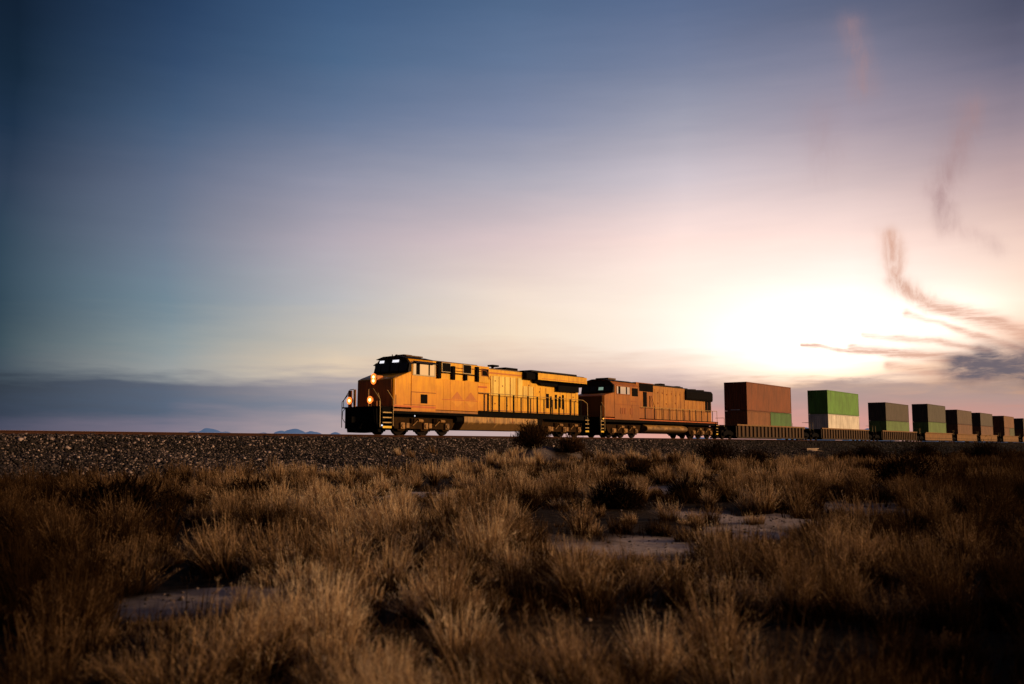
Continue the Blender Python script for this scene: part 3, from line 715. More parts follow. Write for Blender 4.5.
# ------------------------------------------------------------------ numpy value noise
_lat = rng.random((256, 256))
def vnoise(x, y, s=1.0, ox=0.0, oy=0.0):
    x = np.asarray(x) / s + ox; y = np.asarray(y) / s + oy
    xi = np.floor(x).astype(int); yi = np.floor(y).astype(int); fx = x - xi; fy = y - yi
    fx = fx * fx * (3 - 2 * fx); fy = fy * fy * (3 - 2 * fy)
    g = lambda a, b: _lat[a % 256, b % 256]
    return (g(xi, yi) * (1 - fx) + g(xi + 1, yi) * fx) * (1 - fy) + (g(xi, yi + 1) * (1 - fx) + g(xi + 1, yi + 1) * fx) * fy
def fbm(x, y, s, o=0.0):
    return (vnoise(x, y, s, o, o * 1.7) + .5 * vnoise(x, y, s / 2.1, o + 7, o) + .25 * vnoise(x, y, s / 4.3, o + 3, o + 9)) / 1.75

def q_of(x, y): return D0 + (nX * x + nY * y)
def s_of(x, y): return dX * x + dY * y

MX, MY = on_ground(545, 471)          # mound beside the bank
BARE = []
for (px, py, rx, ry) in ((225, 598, .72, .66), (160, 606, .42, .45), (603, 551, .75, .85), (650, 545, .6, .9), (745, 532, .75, 1.3),
                         (430, 493, 1.1, 1.6), (860, 507, 1.1, 1.6), (640, 490, 1.0, 1.8), (700, 514, .7, 1.2), (790, 520, .7, 1.6)):
    x, y = on_ground(px, py); BARE.append((x, y * .985, rx, ry * 1.2))
def bare(x, y):
    b = np.zeros_like(np.asarray(x, dtype=float))
    wob = (fbm(x, y, .6, 5) - .5) * 1.2
    for (cx, cy, rx, ry) in BARE:
        d = np.sqrt(((x - cx) / rx) ** 2 + ((y - cy) / ry) ** 2) + wob
        b = np.maximum(b, np.clip((1.15 - d) / .5, 0, 1))
    return b
def height(x, y):
    x = np.asarray(x, dtype=float); y = np.asarray(y, dtype=float)
    r = np.hypot(x, y)
    h = (fbm(x, y, 5.0, 1) - .5) * .30 + (fbm(x, y, 1.3, 2) - .5) * .10
    h = h * np.clip(1.2 - r / 90, .12, 1) * np.clip(r / 4, .3, 1)
    h = h * (1 - .8 * bare(x, y))
    # mound with a shallow tail to the right
    u = (x - MX); v = (y - MY)
    h += 1.12 * np.exp(-(u / 2.1) ** 2 - (v / 2.6) ** 2) * (1 + .35 * (fbm(x, y, 1.1, 12) - .5)) + .45 * np.exp(-((u - 4.2) / 2.6) ** 2 - (v / 3) ** 2)
    # gentle rise to the bank
    q = q_of(x, y)
    h += .35 * np.clip(1 - np.abs(q - 4) / 9, 0, 1)
    s_ = s_of(x, y)
    h -= .85 * np.exp(-((q - 13) / 3.6) ** 2) * np.clip((s_ - 66) / 9, 0, 1) * np.clip((128 - s_) / 15, 0, 1)
    return h

def mesh_np(name, V, Q, mat, parent=None, attrs=None, smooth=False, tri=False):
    me = bpy.data.meshes.new(name)
    k = Q.shape[1]
    me.vertices.add(len(V)); me.vertices.foreach_set('co', V.astype(np.float32).ravel())
    me.loops.add(Q.size); me.loops.foreach_set('vertex_index', Q.astype(np.int32).ravel())
    me.polygons.add(len(Q)); me.polygons.foreach_set('loop_start', np.arange(0, Q.size, k, dtype=np.int32))
    me.update(calc_edges=True)
    if smooth: me.polygons.foreach_set('use_smooth', np.ones(len(Q), dtype=bool))
    for nme, arr in (attrs or {}).items():
        a = me.attributes.new(nme, 'FLOAT', 'POINT'); a.data.foreach_set('value', arr.astype(np.float32))
    me.materials.append(mat)
    o = bpy.data.objects.new(name, me); col.objects.link(o)
    if parent is not None: o.parent = parent
    return o

# ------------------------------------------------------------------ ground materials
def ground_mat():
    m = bpy.data.materials.new('desert_soil'); nt, N, K = nodes(m)
    out = N.new('ShaderNodeOutputMaterial'); b = N.new('ShaderNodeBsdfPrincipled'); K.new(b.outputs[0], out.inputs[0])
    at = N.new('ShaderNodeAttribute'); at.attribute_name = 'bare'
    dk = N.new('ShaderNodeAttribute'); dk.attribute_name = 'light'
    tc = N.new('ShaderNodeTexCoord')
    n1 = N.new('ShaderNodeTexNoise'); n1.inputs['Scale'].default_value = 9; n1.inputs['Detail'].default_value = 9; K.new(tc.outputs['Object'], n1.inputs['Vector'])
    n2 = N.new('ShaderNodeTexNoise'); n2.inputs['Scale'].default_value = 60; n2.inputs['Detail'].default_value = 4; K.new(tc.outputs['Object'], n2.inputs['Vector'])
    r1 = N.new('ShaderNodeValToRGB'); K.new(n1.outputs['Fac'], r1.inputs[0])
    r1.color_ramp.elements[0].position = .35; r1.color_ramp.elements[0].color = (.33, .265, .26, 1)
    r1.color_ramp.elements[1].position = .7; r1.color_ramp.elements[1].color = (.52, .43, .425, 1)
    r2 = N.new('ShaderNodeValToRGB'); K.new(n1.outputs['Fac'], r2.inputs[0])
    r2.color_ramp.elements[0].position = .4; r2.color_ramp.elements[0].color = (.012, .007, .005, 1)  # near-black litter tone paints the shade between tufts
    r2.color_ramp.elements[1].position = .7; r2.color_ramp.elements[1].color = (.055, .035, .022, 1)
    mx = N.new('ShaderNodeMix'); mx.data_type = 'RGBA'; K.new(at.outputs['Fac'], mx.inputs[0]); K.new(r2.outputs[0], mx.inputs[6]); K.new(r1.outputs[0], mx.inputs[7])
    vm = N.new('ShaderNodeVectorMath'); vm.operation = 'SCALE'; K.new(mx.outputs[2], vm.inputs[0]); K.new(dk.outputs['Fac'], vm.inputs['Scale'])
    K.new(vm.outputs[0], b.inputs['Base Color']); b.inputs['Roughness'].default_value = 1; b.inputs['Specular IOR Level'].default_value = .05
    ad = N.new('ShaderNodeMath'); ad.operation = 'ADD'; K.new(n1.outputs['Fac'], ad.inputs[0]); K.new(n2.outputs['Fac'], ad.inputs[1])
    bp = N.new('ShaderNodeBump'); bp.inputs['Strength'].default_value = .7; bp.inputs['Distance'].default_value = .05; K.new(ad.outputs[0], bp.inputs['Height']); K.new(bp.outputs[0], b.inputs['Normal'])
    return m

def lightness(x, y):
    """vignette painted into grass and soil colour: darker to both sides and close in"""
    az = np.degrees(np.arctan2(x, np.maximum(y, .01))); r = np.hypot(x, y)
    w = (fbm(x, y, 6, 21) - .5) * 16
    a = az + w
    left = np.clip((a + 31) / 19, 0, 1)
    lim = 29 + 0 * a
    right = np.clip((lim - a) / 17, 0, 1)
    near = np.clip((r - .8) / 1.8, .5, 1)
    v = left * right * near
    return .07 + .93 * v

def ground():
    rad = np.concatenate([[0.4], np.geomspace(1.2, 7000, 300)])
    ang = np.linspace(0, 2 * pi, 541)[:-1]
    Rr, Aa = np.meshgrid(rad, ang, indexing='ij')
    X = Rr * np.sin(Aa); Y = Rr * np.cos(Aa)
    Z = height(X, Y)
    V = np.stack([X.ravel(), Y.ravel(), Z.ravel()], 1)
    nr, na = X.shape
    i = np.arange(nr - 1)[:, None]; j = np.arange(na)[None, :]
    a = i * na + j; b = i * na + (j + 1) % na
    Q = np.stack([a + 0 * b, b, b + na, a + na], 2).reshape(-1, 4)[:, ::-1]
    bb = bare(X.ravel(), Y.ravel())
    u = X.ravel() - MX; v = Y.ravel() - MY
    bb = np.maximum(bb, .75 * np.exp(-(u / 2.4) ** 2 - (v / 2.4) ** 2) * (fbm(X.ravel(), Y.ravel(), 1.2, 30) > .45))
    r = np.hypot(X.ravel(), Y.ravel())
    bb = np.where(r > 250, .3, bb)
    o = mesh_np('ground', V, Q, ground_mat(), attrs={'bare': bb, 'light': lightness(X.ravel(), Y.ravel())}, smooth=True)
    c = np.zeros(1)
    o['kind'] = 'structure'
    return o
ground()

# ------------------------------------------------------------------ ballast bank
QP = [(-40, -2.3), (-9, -1.9), (-4.2, -1.0), (-2.2, -.24), (-1.35, -.19), (1.35, -.19), (2.3, -.25), (3.9, -.88), (6.2, -1.26), (9.3, -1.58), (11.6, -1.80), (13.5, -2.4)]
def bank_z(q, s):
    z = np.interp(q, [p[0] for p in QP], [p[1] for p in QP])
    w = np.clip((np.abs(q) - 1.6) / 2, 0, 1)
    return z + w * ((vnoise(s, q, 3.1, 4, 4) - .5) * .30 + (vnoise(s, q, .7, 9, 2) - .5) * .14)
def stone_mat(name, dark=1.0):
    m = bpy.data.materials.new(name); nt, N, K = nodes(m)
    out = N.new('ShaderNodeOutputMaterial'); b = N.new('ShaderNodeBsdfPrincipled'); K.new(b.outputs[0], out.inputs[0])
    at = N.new('ShaderNodeAttribute'); at.attribute_name = 'tint'
    r = N.new('ShaderNodeValToRGB'); K.new(at.outputs['Fac'], r.inputs[0]); e = r.color_ramp.elements
    e[0].position = 0; e[0].color = (.012, .009, .008, 1); e[1].position = 1; e[1].color = (.62, .48, .46, 1)
    for p, c in ((.35, (.028, .020, .020, 1)), (.6, (.10, .073, .070, 1)), (.82, (.28, .21, .20, 1))):
        k = e.new(p); k.color = c
    tc = N.new('ShaderNodeTexCoord'); n = N.new('ShaderNodeTexNoise'); n.inputs['Scale'].default_value = 14; K.new(tc.outputs['Object'], n.inputs['Vector'])
    mr = N.new('ShaderNodeMapRange'); mr.inputs[3].default_value = .7 * dark; mr.inputs[4].default_value = 1.3 * dark; K.new(n.outputs['Fac'], mr.inputs[0])
    vm = N.new('ShaderNodeVectorMath'); vm.operation = 'SCALE'; K.new(r.outputs[0], vm.inputs[0]); K.new(mr.outputs[0], vm.inputs['Scale'])
    K.new(vm.outputs[0], b.inputs['Base Color']); b.inputs['Roughness'].default_value = .85; b.inputs['Specular IOR Level'].default_value = .25
    return m
def bank():
    q = np.concatenate([np.linspace(-40, -9, 6), np.linspace(-8.5, -2.2, 14), np.linspace(-2, 2, 9), np.linspace(2.15, 12.5, 56)])
    s = np.concatenate([np.linspace(-160, 0, 120), np.linspace(.4, 110, 360), np.linspace(111, 900, 260)])
    S, Qq = np.meshgrid(s, q, indexing='ij'); Z = bank_z(Qq, S)
    a = -(D0 - Qq)
    V = np.stack([(nX * a + dX * S).ravel(), (nY * a + dY * S).ravel(), (RZ + Z).ravel()], 1)
    nr, na = S.shape
    i = np.arange(nr - 1)[:, None]; j = np.arange(na - 1)[None, :]
    k = i * na + j
    Q = np.stack([k, k + na, k + na + 1, k + 1], 2).reshape(-1, 4)
    t = .25 + .3 * rng.random(len(V))
    o = mesh_np('ballast_bank', V, Q, stone_mat('ballast_fines', .28), attrs={'tint': t}, smooth=True)
    o['kind'] = 'structure'
bank()

ICO_V = []; 
ph = (1 + sqrt(5)) / 2
for a, b in ((-1, ph), (1, ph), (-1, -ph), (1, -ph)):
    ICO_V.append((a, b, 0))
for a, b in ((-1, ph), (1, ph), (-1, -ph), (1, -ph)):
    ICO_V.append((0, a, b))
for a, b in ((ph, -1), (ph, 1), (-ph, -1), (-ph, 1)):
    ICO_V.append((a, 0, b))
ICO_V = np.array(ICO_V) / sqrt(1 + ph * ph)
ICO_F = np.array([(0, 11, 5), (0, 5, 1), (0, 1, 7), (0, 7, 10), (0, 10, 11), (1, 5, 9), (5, 11, 4), (11, 10, 2), (10, 7, 6), (7, 1, 8), (3, 9, 4), (3, 4, 2), (3, 2, 6), (3, 6, 8), (3, 8, 9), (4, 9, 5), (2, 4, 11), (6, 2, 10), (8, 6, 7), (9, 8, 1)])
OCT_V = np.array([(1, 0, 0), (-1, 0, 0), (0, 1, 0), (0, -1, 0), (0, 0, 1), (0, 0, -1)], dtype=float)
OCT_F = np.array([(0, 2, 4), (2, 1, 4), (1, 3, 4), (3, 0, 4), (2, 0, 5), (1, 2, 5), (3, 1, 5), (0, 3, 5)])
def stones(name, P, size, tint, mat, ico=True):
    V0, F0 = (ICO_V, ICO_F) if ico else (OCT_V, OCT_F)
    n = len(P); k = len(V0)
    V = V0[None] * (1 + (rng.random((n, k, 1)) - .5) * .7)
    V = V * (rng.random((n, 1, 3)) * .7 + .55)
    ang = rng.random(n) * 2 * pi; c, s = np.cos(ang)[:, None], np.sin(ang)[:, None]
    x = V[:, :, 0] * c - V[:, :, 1] * s; y = V[:, :, 0] * s + V[:, :, 1] * c
    tl = (rng.random(n) - .5)[:, None] * 1.6
    z = V[:, :, 2] * np.cos(tl) + x * np.sin(tl); x = x * np.cos(tl) - V[:, :, 2] * np.sin(tl)
    W = np.stack([x, y, z * .75], 2) * size[:, None, None] + P[:, None, :]
    Fc = (F0[None] + (np.arange(n) * k)[:, None, None]).reshape(-1, 3)
    return mesh_np(name, W.reshape(-1, 3), Fc, mat, attrs={'tint': np.repeat(tint, k)})
def ballast_stones():
    Ps, Ss, Ts = [], [], []
    for (s0, s1, dens, lo, hi) in ((10, 60, 170, .03, .075), (60, 120, 80, .045, .09), (120, 260, 16, .08, .15)):
        n = int((s1 - s0) * 10.8 * dens)
        s = rng.uniform(s0, s1, n); q = 1.4 + 10.8 * rng.random(n) ** 1.1
        keep = rng.random(n) < np.clip((13.4 - q) / 3.0, 0, 1)
        s, q = s[keep], q[keep]
        a = -(D0 - q)
        P = np.stack([nX * a + dX * s, nY * a + dY * s, RZ + bank_z(q, s) + .02], 1)
        Ps.append(P); Ss.append(rng.uniform(lo, hi, len(P)) * (1 + .8 * (rng.random(len(P)) > .93)))
        T = .9 * rng.random(len(P)) ** 2.0
        T *= np.clip(1.05 - .75 * np.clip((s - 60) / 60, 0, 1), 0, 1) * np.clip(.55 + (s - 12) / 12, .5, 1)  # stones darkened toward both ends, shade painted into their tint
        Ts.append(T)
    P = np.concatenate(Ps); S = np.concatenate(Ss); T = np.concatenate(Ts)
    z = height(P[:, 0], P[:, 1]); keep = P[:, 2] > z - .02
    P, S, T = P[keep], S[keep], T[keep]
    o = stones('ballast_stones', P, S, T, stone_mat('ballast_stone'), ico=False)
    o['kind'] = 'stuff'; o['label'] = 'loose grey and pinkish ballast stones covering the bank below the track'; o['category'] = 'gravel'
ballast_stones()

def pebbles():
    n = 60000
    r = np.sqrt(rng.uniform(4, 24 * 24, n)); a = radians(34) * rng.uniform(-1, 1, n)
    x = r * np.sin(a); y = r * np.cos(a); b = bare(x, y); k = (rng.random(n) < b * .12 + .01); x, y, r = x[k], y[k], r[k]
    P = np.stack([x, y, height(x, y) + .002], 1)
    o = stones('pebbles', P, rng.uniform(.006, .022, len(P)) * (1 + .03 * r), rng.random(len(P)) * .8, stone_mat('pebble_stone', .8), ico=False)
    o['kind'] = 'stuff'; o['label'] = 'small pebbles scattered on the bare sandy patches'; o['category'] = 'gravel'
pebbles()

# ------------------------------------------------------------------ grass
def leaf_mat(name, stops, trans=.35):
    m = bpy.data.materials.new(name); nt, N, K = nodes(m)
    out = N.new('ShaderNodeOutputMaterial'); d = N.new('ShaderNodeBsdfDiffuse'); t = N.new('ShaderNodeBsdfTranslucent'); mx = N.new('ShaderNodeMixShader')
    mx.inputs[0].default_value = trans
    at = N.new('ShaderNodeAttribute'); at.attribute_name = 'tint'
    r = N.new('ShaderNodeValToRGB'); K.new(at.outputs['Fac'], r.inputs[0])
    e = r.color_ramp.elements; e[0].position = stops[0][0]; e[0].color = (*stops[0][1], 1); e[1].position = stops[-1][0]; e[1].color = (*stops[-1][1], 1)
    for p, c in stops[1:-1]: k = e.new(p); k.color = (*c, 1)
    tc = N.new('ShaderNodeTexCoord'); n = N.new('ShaderNodeTexNoise'); n.inputs['Scale'].default_value = 2.5; K.new(tc.outputs['Object'], n.inputs['Vector'])
    mr = N.new('ShaderNodeMapRange'); mr.inputs[3].default_value = .75; mr.inputs[4].default_value = 1.25; K.new(n.outputs['Fac'], mr.inputs[0])
    vm = N.new('ShaderNodeVectorMath'); vm.operation = 'SCALE'; K.new(r.outputs[0], vm.inputs[0]); K.new(mr.outputs[0], vm.inputs['Scale'])
    K.new(vm.outputs[0], d.inputs[0]); K.new(vm.outputs[0], t.inputs[0])
    K.new(d.outputs[0], mx.inputs[1]); K.new(t.outputs[0], mx.inputs[2]); K.new(mx.outputs[0], out.inputs[0])
    return m
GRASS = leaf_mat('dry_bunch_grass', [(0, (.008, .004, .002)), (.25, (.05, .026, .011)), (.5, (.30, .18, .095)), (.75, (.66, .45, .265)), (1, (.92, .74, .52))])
SHRUB = leaf_mat('dark_desert_shrub', [(0, (.012, .007, .004)), (.5, (.045, .024, .012)), (1, (.13, .065, .03))], .25)

def blades(P, Dv, Ln, Wd, droop, seg, tint0, tint1):
    """ribbons: start P, unit direction Dv, length Ln, width Wd, sideways/down droop vector"""
    n = len(P)
    a = rng.random(n) * 2 * pi
    W = np.stack([np.cos(a), np.sin(a), np.zeros(n)], 1)
    V = np.empty((n, seg + 1, 2, 3)); T = np.empty((n, seg + 1, 2))
    for j in range(seg + 1):
        t = j / seg
        c = P + Dv * (Ln * t)[:, None] + droop * (Ln * t * t)[:, None]
        w = W * (Wd * .5 * (1 - t) ** .6 + Wd * .06)[:, None]
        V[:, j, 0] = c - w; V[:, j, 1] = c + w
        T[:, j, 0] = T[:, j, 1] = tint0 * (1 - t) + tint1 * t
    base = (np.arange(n) * (seg + 1) * 2)[:, None]
    qs = []
    for j in range(seg):
        qs.append(np.stack([base[:, 0] + 2 * j, base[:, 0] + 2 * j + 1, base[:, 0] + 2 * j + 3, base[:, 0] + 2 * j + 2], 1))
    Q = np.stack(qs, 1).reshape(-1, 4)
    return V.reshape(-1, 3), Q, T.ravel()

class Acc:
    def __init__(s): s.V = []; s.Q = []; s.T = []; s.n = 0
    def add(s, V, Q, T): s.V.append(V); s.Q.append(Q + s.n); s.T.append(T); s.n += len(V)
    def build(s, name, mat, parent=None):
        return mesh_np(name, np.concatenate(s.V), np.concatenate(s.Q), mat, parent, {'tint': np.clip(np.concatenate(s.T), 0, 1)})

def tufts(acc, X, Y, H, Rd, nb, seg, wscale, plume, light):
    """nb blades for every tuft centre"""
    n = len(X); tid = np.repeat(np.arange(n), nb); m = n * nb
    r = Rd[tid] * np.sqrt(rng.random(m)) * .55; a = rng.random(m) * 2 * pi
    bx = X[tid] + r * np.cos(a); by = Y[tid] + r * np.sin(a); bz = height(bx, by) - .02
    sp = rng.random(m)
    lean = .06 + .58 * sp ** 2.0 * (0.5 + .9 * rng.random(n))[tid]
    la = a + rng.normal(0, .5, m)
    wind = (-.04 + .45 * (fbm(X, Y, 1.2, 40) - .5))[tid]
    dx = np.cos(la) * lean + wind; dy = np.sin(la) * lean; dz = np.ones(m)
    Dv = np.stack([dx, dy, dz], 1); Dv /= np.linalg.norm(Dv, axis=1)[:, None]
    ln = H[tid] * (.45 + .6 * rng.random(m)) * (1.05 - .25 * sp)
    dist = np.hypot(bx, by)
    wd = np.maximum(.0028, .00085 * dist) * wscale * (.7 + .6 * rng.random(m))
    dr = np.stack([np.cos(la) * .22 * sp + wind * .5, np.sin(la) * .22 * sp, -.10 - .28 * sp * rng.random(m)], 1)
    lt = light[tid]
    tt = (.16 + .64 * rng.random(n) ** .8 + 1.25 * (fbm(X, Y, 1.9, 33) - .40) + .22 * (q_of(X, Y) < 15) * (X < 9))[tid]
    t0 = (.0 + .12 * rng.random(m)) * lt; t1 = np.clip(tt + rng.normal(0, .15, m), .08, 1) * (.25 + .75 * lt)  # roots kept near black: shade inside the clumps painted into the tint
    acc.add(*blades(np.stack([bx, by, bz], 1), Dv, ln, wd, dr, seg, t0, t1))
    if plume:
        k = rng.random(m) < .34
        P0 = np.stack([bx, by, bz], 1)[k]; Dk = Dv[k]; Lk = ln[k]; drk = dr[k]; tk = t1[k]; wk = wd[k]
        for rep in range(plume):
            t = .48 + .52 * rng.random(len(P0))
            c = P0 + Dk * (Lk * t)[:, None] + drk * (Lk * t * t)[:, None]
            ang = rng.random(len(P0)) * 2 * pi
            d2 = Dk + np.stack([np.cos(ang) * .75, np.sin(ang) * .75, np.zeros(len(P0))], 1); d2 /= np.linalg.norm(d2, axis=1)[:, None]
            acc.add(*blades(c, d2, Lk * .13 * (1.25 - t) * 1.6, wk * .75, np.tile([0, 0, -.25], (len(P0), 1)), 1, tk, np.clip(tk * 1.15, 0, 1)))

def scatter(r0, r1, dens, azlim=37):
    area = radians(azlim) * (r1 * r1 - r0 * r0)
    n = int(area * dens)
    r = np.sqrt(rng.uniform(r0 * r0, r1 * r1, n)); a = radians(azlim) * rng.uniform(-1, 1, n)
    x = r * np.sin(a); y = r * np.cos(a)
    q = q_of(x, y)
    cl = .70 * fbm(x, y, 1.15, 60) + .30 * fbm(x, y, 5.0, 61); b = bare(x, y)
    lim = 11.8 + 4.0 * (fbm(x, y, 4, 70) - .5) - 3.2 * np.clip((s_of(x, y) - 55) / 20, 0, 1)
    md = np.exp(-((x - MX) / 2.0) ** 2 - ((y - MY) / 2.2) ** 2)
    keep = (rng.random(n) < np.clip((cl - .410 + .02 * np.exp(-((x / (y + .1)) / .28) ** 2)) / .06, .05, 1)) & (rng.random(n) > b * 1.05)
    keep &= (q > lim) | ((q > 4.5) & (rng.random(n) < .02))
    keep &= (md < .35)
    sv = s_of(x, y); keep &= ~((np.abs(sv - (93.5 - (q - 6.3) * 1.9)) < 3.5) & (q < 22) & (sv > 60) & (rng.random(n) > .12))
    return x[keep], y[keep]

def grass():
    acc = Acc()
    for (r0, r1, dens, nb, seg, ws, pl, h) in ((1.9, 7, 7.5, 230, 4, .9, 9, .43), (7, 14, 6.2, 180, 3, .85, 7, .46), (14, 28, 3.6, 150, 2, .75, 4, .54),
                                               (28, 60, 1.9, 80, 2, .8, 1, .60), (60, 130, .65, 40, 1, .9, 0, .60), (130, 240, .10, 20, 1, 1.2, 0, .6)):
        x, y = scatter(r0, r1, dens)
        n = len(x)
        H = h * (.45 + 1.05 * rng.random(n) ** 1.6) * (.6 + .85 * fbm(x, y, 2.6, 80)); R = (.11 + .24 * rng.random(n)) * np.clip(.7 + np.hypot(x, y) / 40, 0, 1)
        # low growth on the camera side of the bare patches, where the sand has drifted
        for (cx, cy, rx, ry) in BARE:
            d = np.hypot(cx, cy); ux, uy = cx / d, cy / d
            al = x * ux + y * uy; la = -x * uy + y * ux
            H = np.where((np.abs(la) < rx * .95) & (al < d) & (al > d * .78), H * .5, H)
        if r0 < 3: H *= np.clip(.55 + np.hypot(x, y) / 9, .5, 1)
        tufts(acc, x, y, H, R, nb, seg, ws, pl, lightness(x, y))
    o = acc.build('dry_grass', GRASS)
    o['kind'] = 'stuff'; o['label'] = 'tufts of tall dry bunch grass with feathery heads covering the plain'; o['category'] = 'grass'
    # low litter and short stubble between the tufts
    acc = Acc()
    for (r0, r1, dens, nb) in ((1.9, 8, 16, 26), (8, 22, 6, 18), (22, 60, 1.6, 14)):
        x, y = scatter(r0, r1, dens)
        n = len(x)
        tufts(acc, x, y, np.full(n, .20) * (.6 + .8 * rng.random(n)), np.full(n, .3), nb, 2, 1.0, 0, lightness(x, y) * .38)  # stubble dimmed as part of the painted shade in the gaps
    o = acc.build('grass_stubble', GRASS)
    o['kind'] = 'stuff'; o['label'] = 'short dry stubble and litter between the tall tufts'; o['category'] = 'grass'
grass()

# ------------------------------------------------------------------ shrubs
def shrub(px, py, wd, ht, label, n=2600, tone=.5, base=None, spiky=.5, zlift=0.0, open_=0.0):
    if base is None: x, y = on_ground(px, py)
    else: x, y = base
    z = float(height(np.array([x]), np.array([y]))[0])
    q, s = q_of(x, y), s_of(x, y)
    if q < 12.5: z = max(z, RZ + float(bank_z(np.array([q]), np.array([s]))[0]))
    R = empty('shrub', label, 'shrub', (x, y, z), random.uniform(0, 6), 'dark shrubs along the foot of the bank')
    # stems
    acc = Acc(); m = 90
    a = rng.random(m) * 2 * pi; el = rng.uniform(.15, 1.5, m)
    Dv = np.stack([np.cos(a) * np.cos(el), np.sin(a) * np.cos(el), np.sin(el)], 1)
    Ln = 1 / np.sqrt((np.cos(el) / (wd / 2)) ** 2 + (np.sin(el) / ht) ** 2) * rng.uniform(.75, 1.08, m)
    P = np.stack([np.cos(a) * .08, np.sin(a) * .08, np.full(m, -.05)], 1)
    acc.add(*blades(P, Dv, Ln, np.full(m, .035), np.tile([0, 0, -.05], (m, 1)), 3, np.full(m, .25), np.full(m, .5)))
    acc.build('stems', SHRUB, R)
    acc = Acc()
    k = rng.integers(0, m, n); t = rng.random(n) ** .55
    c = P[k] + Dv[k] * (Ln[k] * t)[:, None] + rng.normal(0, .07 * wd / 2 + .03, (n, 3))
    c[:, 2] = np.maximum(c[:, 2], .0)
    lump = vnoise(c[:, 0] * 3 + 50 * np.sign(c[:, 2]), c[:, 1] * 3 + c[:, 2] * 3, 1.0)
    keep = lump > open_; c = c[keep]; kk = k[keep]; n = len(c)
    d = Dv[kk] + rng.normal(0, .55, (n, 3)); d /= np.linalg.norm(d, axis=1)[:, None]
    l = rng.uniform(.08, .20, n) * (1 + spiky * .5)
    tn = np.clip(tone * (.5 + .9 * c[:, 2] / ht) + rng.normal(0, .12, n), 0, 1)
    acc.add(*blades(c, d, l, np.full(n, .035) * rng.uniform(.6, 1.3, n), np.tile([0, 0, -.08], (n, 1)), 1, tn * .8, tn))
    acc.build('foliage', SHRUB, R)
    return R
shrub(0, 0, 2.1, 1.15, 'rounded reddish-brown shrub on top of the mound, hiding the lead engine fuel tank', 4200, .55, base=(MX - .55, MY - .1), spiky=1)
shrub(0, 0, 1.3, .75, 'small paler brown shrub just right of the rounded one on the mound', 1900, .85, base=(MX + 1.2, MY - .4), spiky=1)
for (px, py, w, h, t, n, l) in (
        (716, 469, 3.3, 1.35, .12, 5200, 'largest dark shrub below the gap between the second locomotive and the first containers'),
        (757, 468, 2.6, .85, .12, 3400, 'low dark shrub right of the largest one, below the brown containers'),
        (505, 489, 1.0, .5, .15, 1500, 'small dark shrub in the grass in front of the mound'),
        (846, 466, 2.2, .8, .2, 2500, 'brown shrub just right of the concrete culvert'),
        (868, 463, 5.0, 1.0, .08, 5200, 'wide dark shrub right of the culvert below the third stack'),
        (925, 462, 6.0, 1.1, .06, 6000, 'long dark shrub below the fourth and fifth stacks'),
        (985, 463, 5.5, 1.2, .05, 6000, 'dark shrub at the right edge below the last containers'),
        (905, 490, 2.6, .8, .08, 3200, 'dark shrub standing in the grass at the right, nearer than the bank'),
        (615, 510, 1.1, .42, .08, 1600, 'little dark bush at the left end of the pale sand strip'),
        (690, 500, 1.0, .36, .06, 1500, 'little dark bush on the pale sand in the middle distance'),
        (640, 478, 2.0, .6, .45, 2400, 'brown bush between the mound and the dark shrubs'),
        (590, 476, 1.6, .55, .5, 2200, 'brown bush at the right foot of the mound'),
        (250, 505, 1.6, .45, .05, 2600, 'low dark bush in the grass at the left'),
        (120, 520, 2.2, .5, .04, 3000, 'low dark bush near the left edge')):
    shrub(px, py, w, h, l, n, t)

# ------------------------------------------------------------------ culvert
def culvert():
    x, y = on_ground(812, 463)
    # place on the bank slope
    s0, q0 = 96.5, 7.0
    a = radians(0)
    ax, ay = None, None
    R = empty('culvert', 'pale concrete culvert headwall with a sloping wing wall in the bank below the containers', 'culvert', track(93.5, 6.3, -1.42), TRACK_ROT)
    m = MB(); m.box(-1.5, 1.5, -.18, .18, -.9, .42); m.build('headwall', M['concrete'], R, bevel=.03)
    m = MB(); m.box(-1.7, 1.7, -.26, .26, .425, .52); m.build('coping', M['concrete'], R, bevel=.02)
    m = MB(); m.loft([(-1.2, -.55, -.9), (-1.2, -.2, -.9), (-1.2, -.2, .36), (-1.2, -.55, .36)], [(-11.5, -7.0, -2.0), (-11.5, -6.4, -2.0), (-11.5, -6.4, -.66), (-11.5, -7.0, -.66)]); m.build('wing_wall', M['concrete'], R)
    m = MB(); m.loft([(1.55, -.15, -.9), (1.55, .15, -.9), (1.55, .15, .35), (1.55, -.15, .35)], [(3.2, -2.2, -1.2), (3.4, -2.0, -1.2), (3.4, -2.0, -.2), (3.2, -2.2, -.2)]); m.build('wing_wall', M['concrete'], R)
    m = MB(); m.cyl((0, -.19, -.25), (0, .6, -.25), .45, 24); m.build('pipe_mouth', M['black'], R)
culvert()

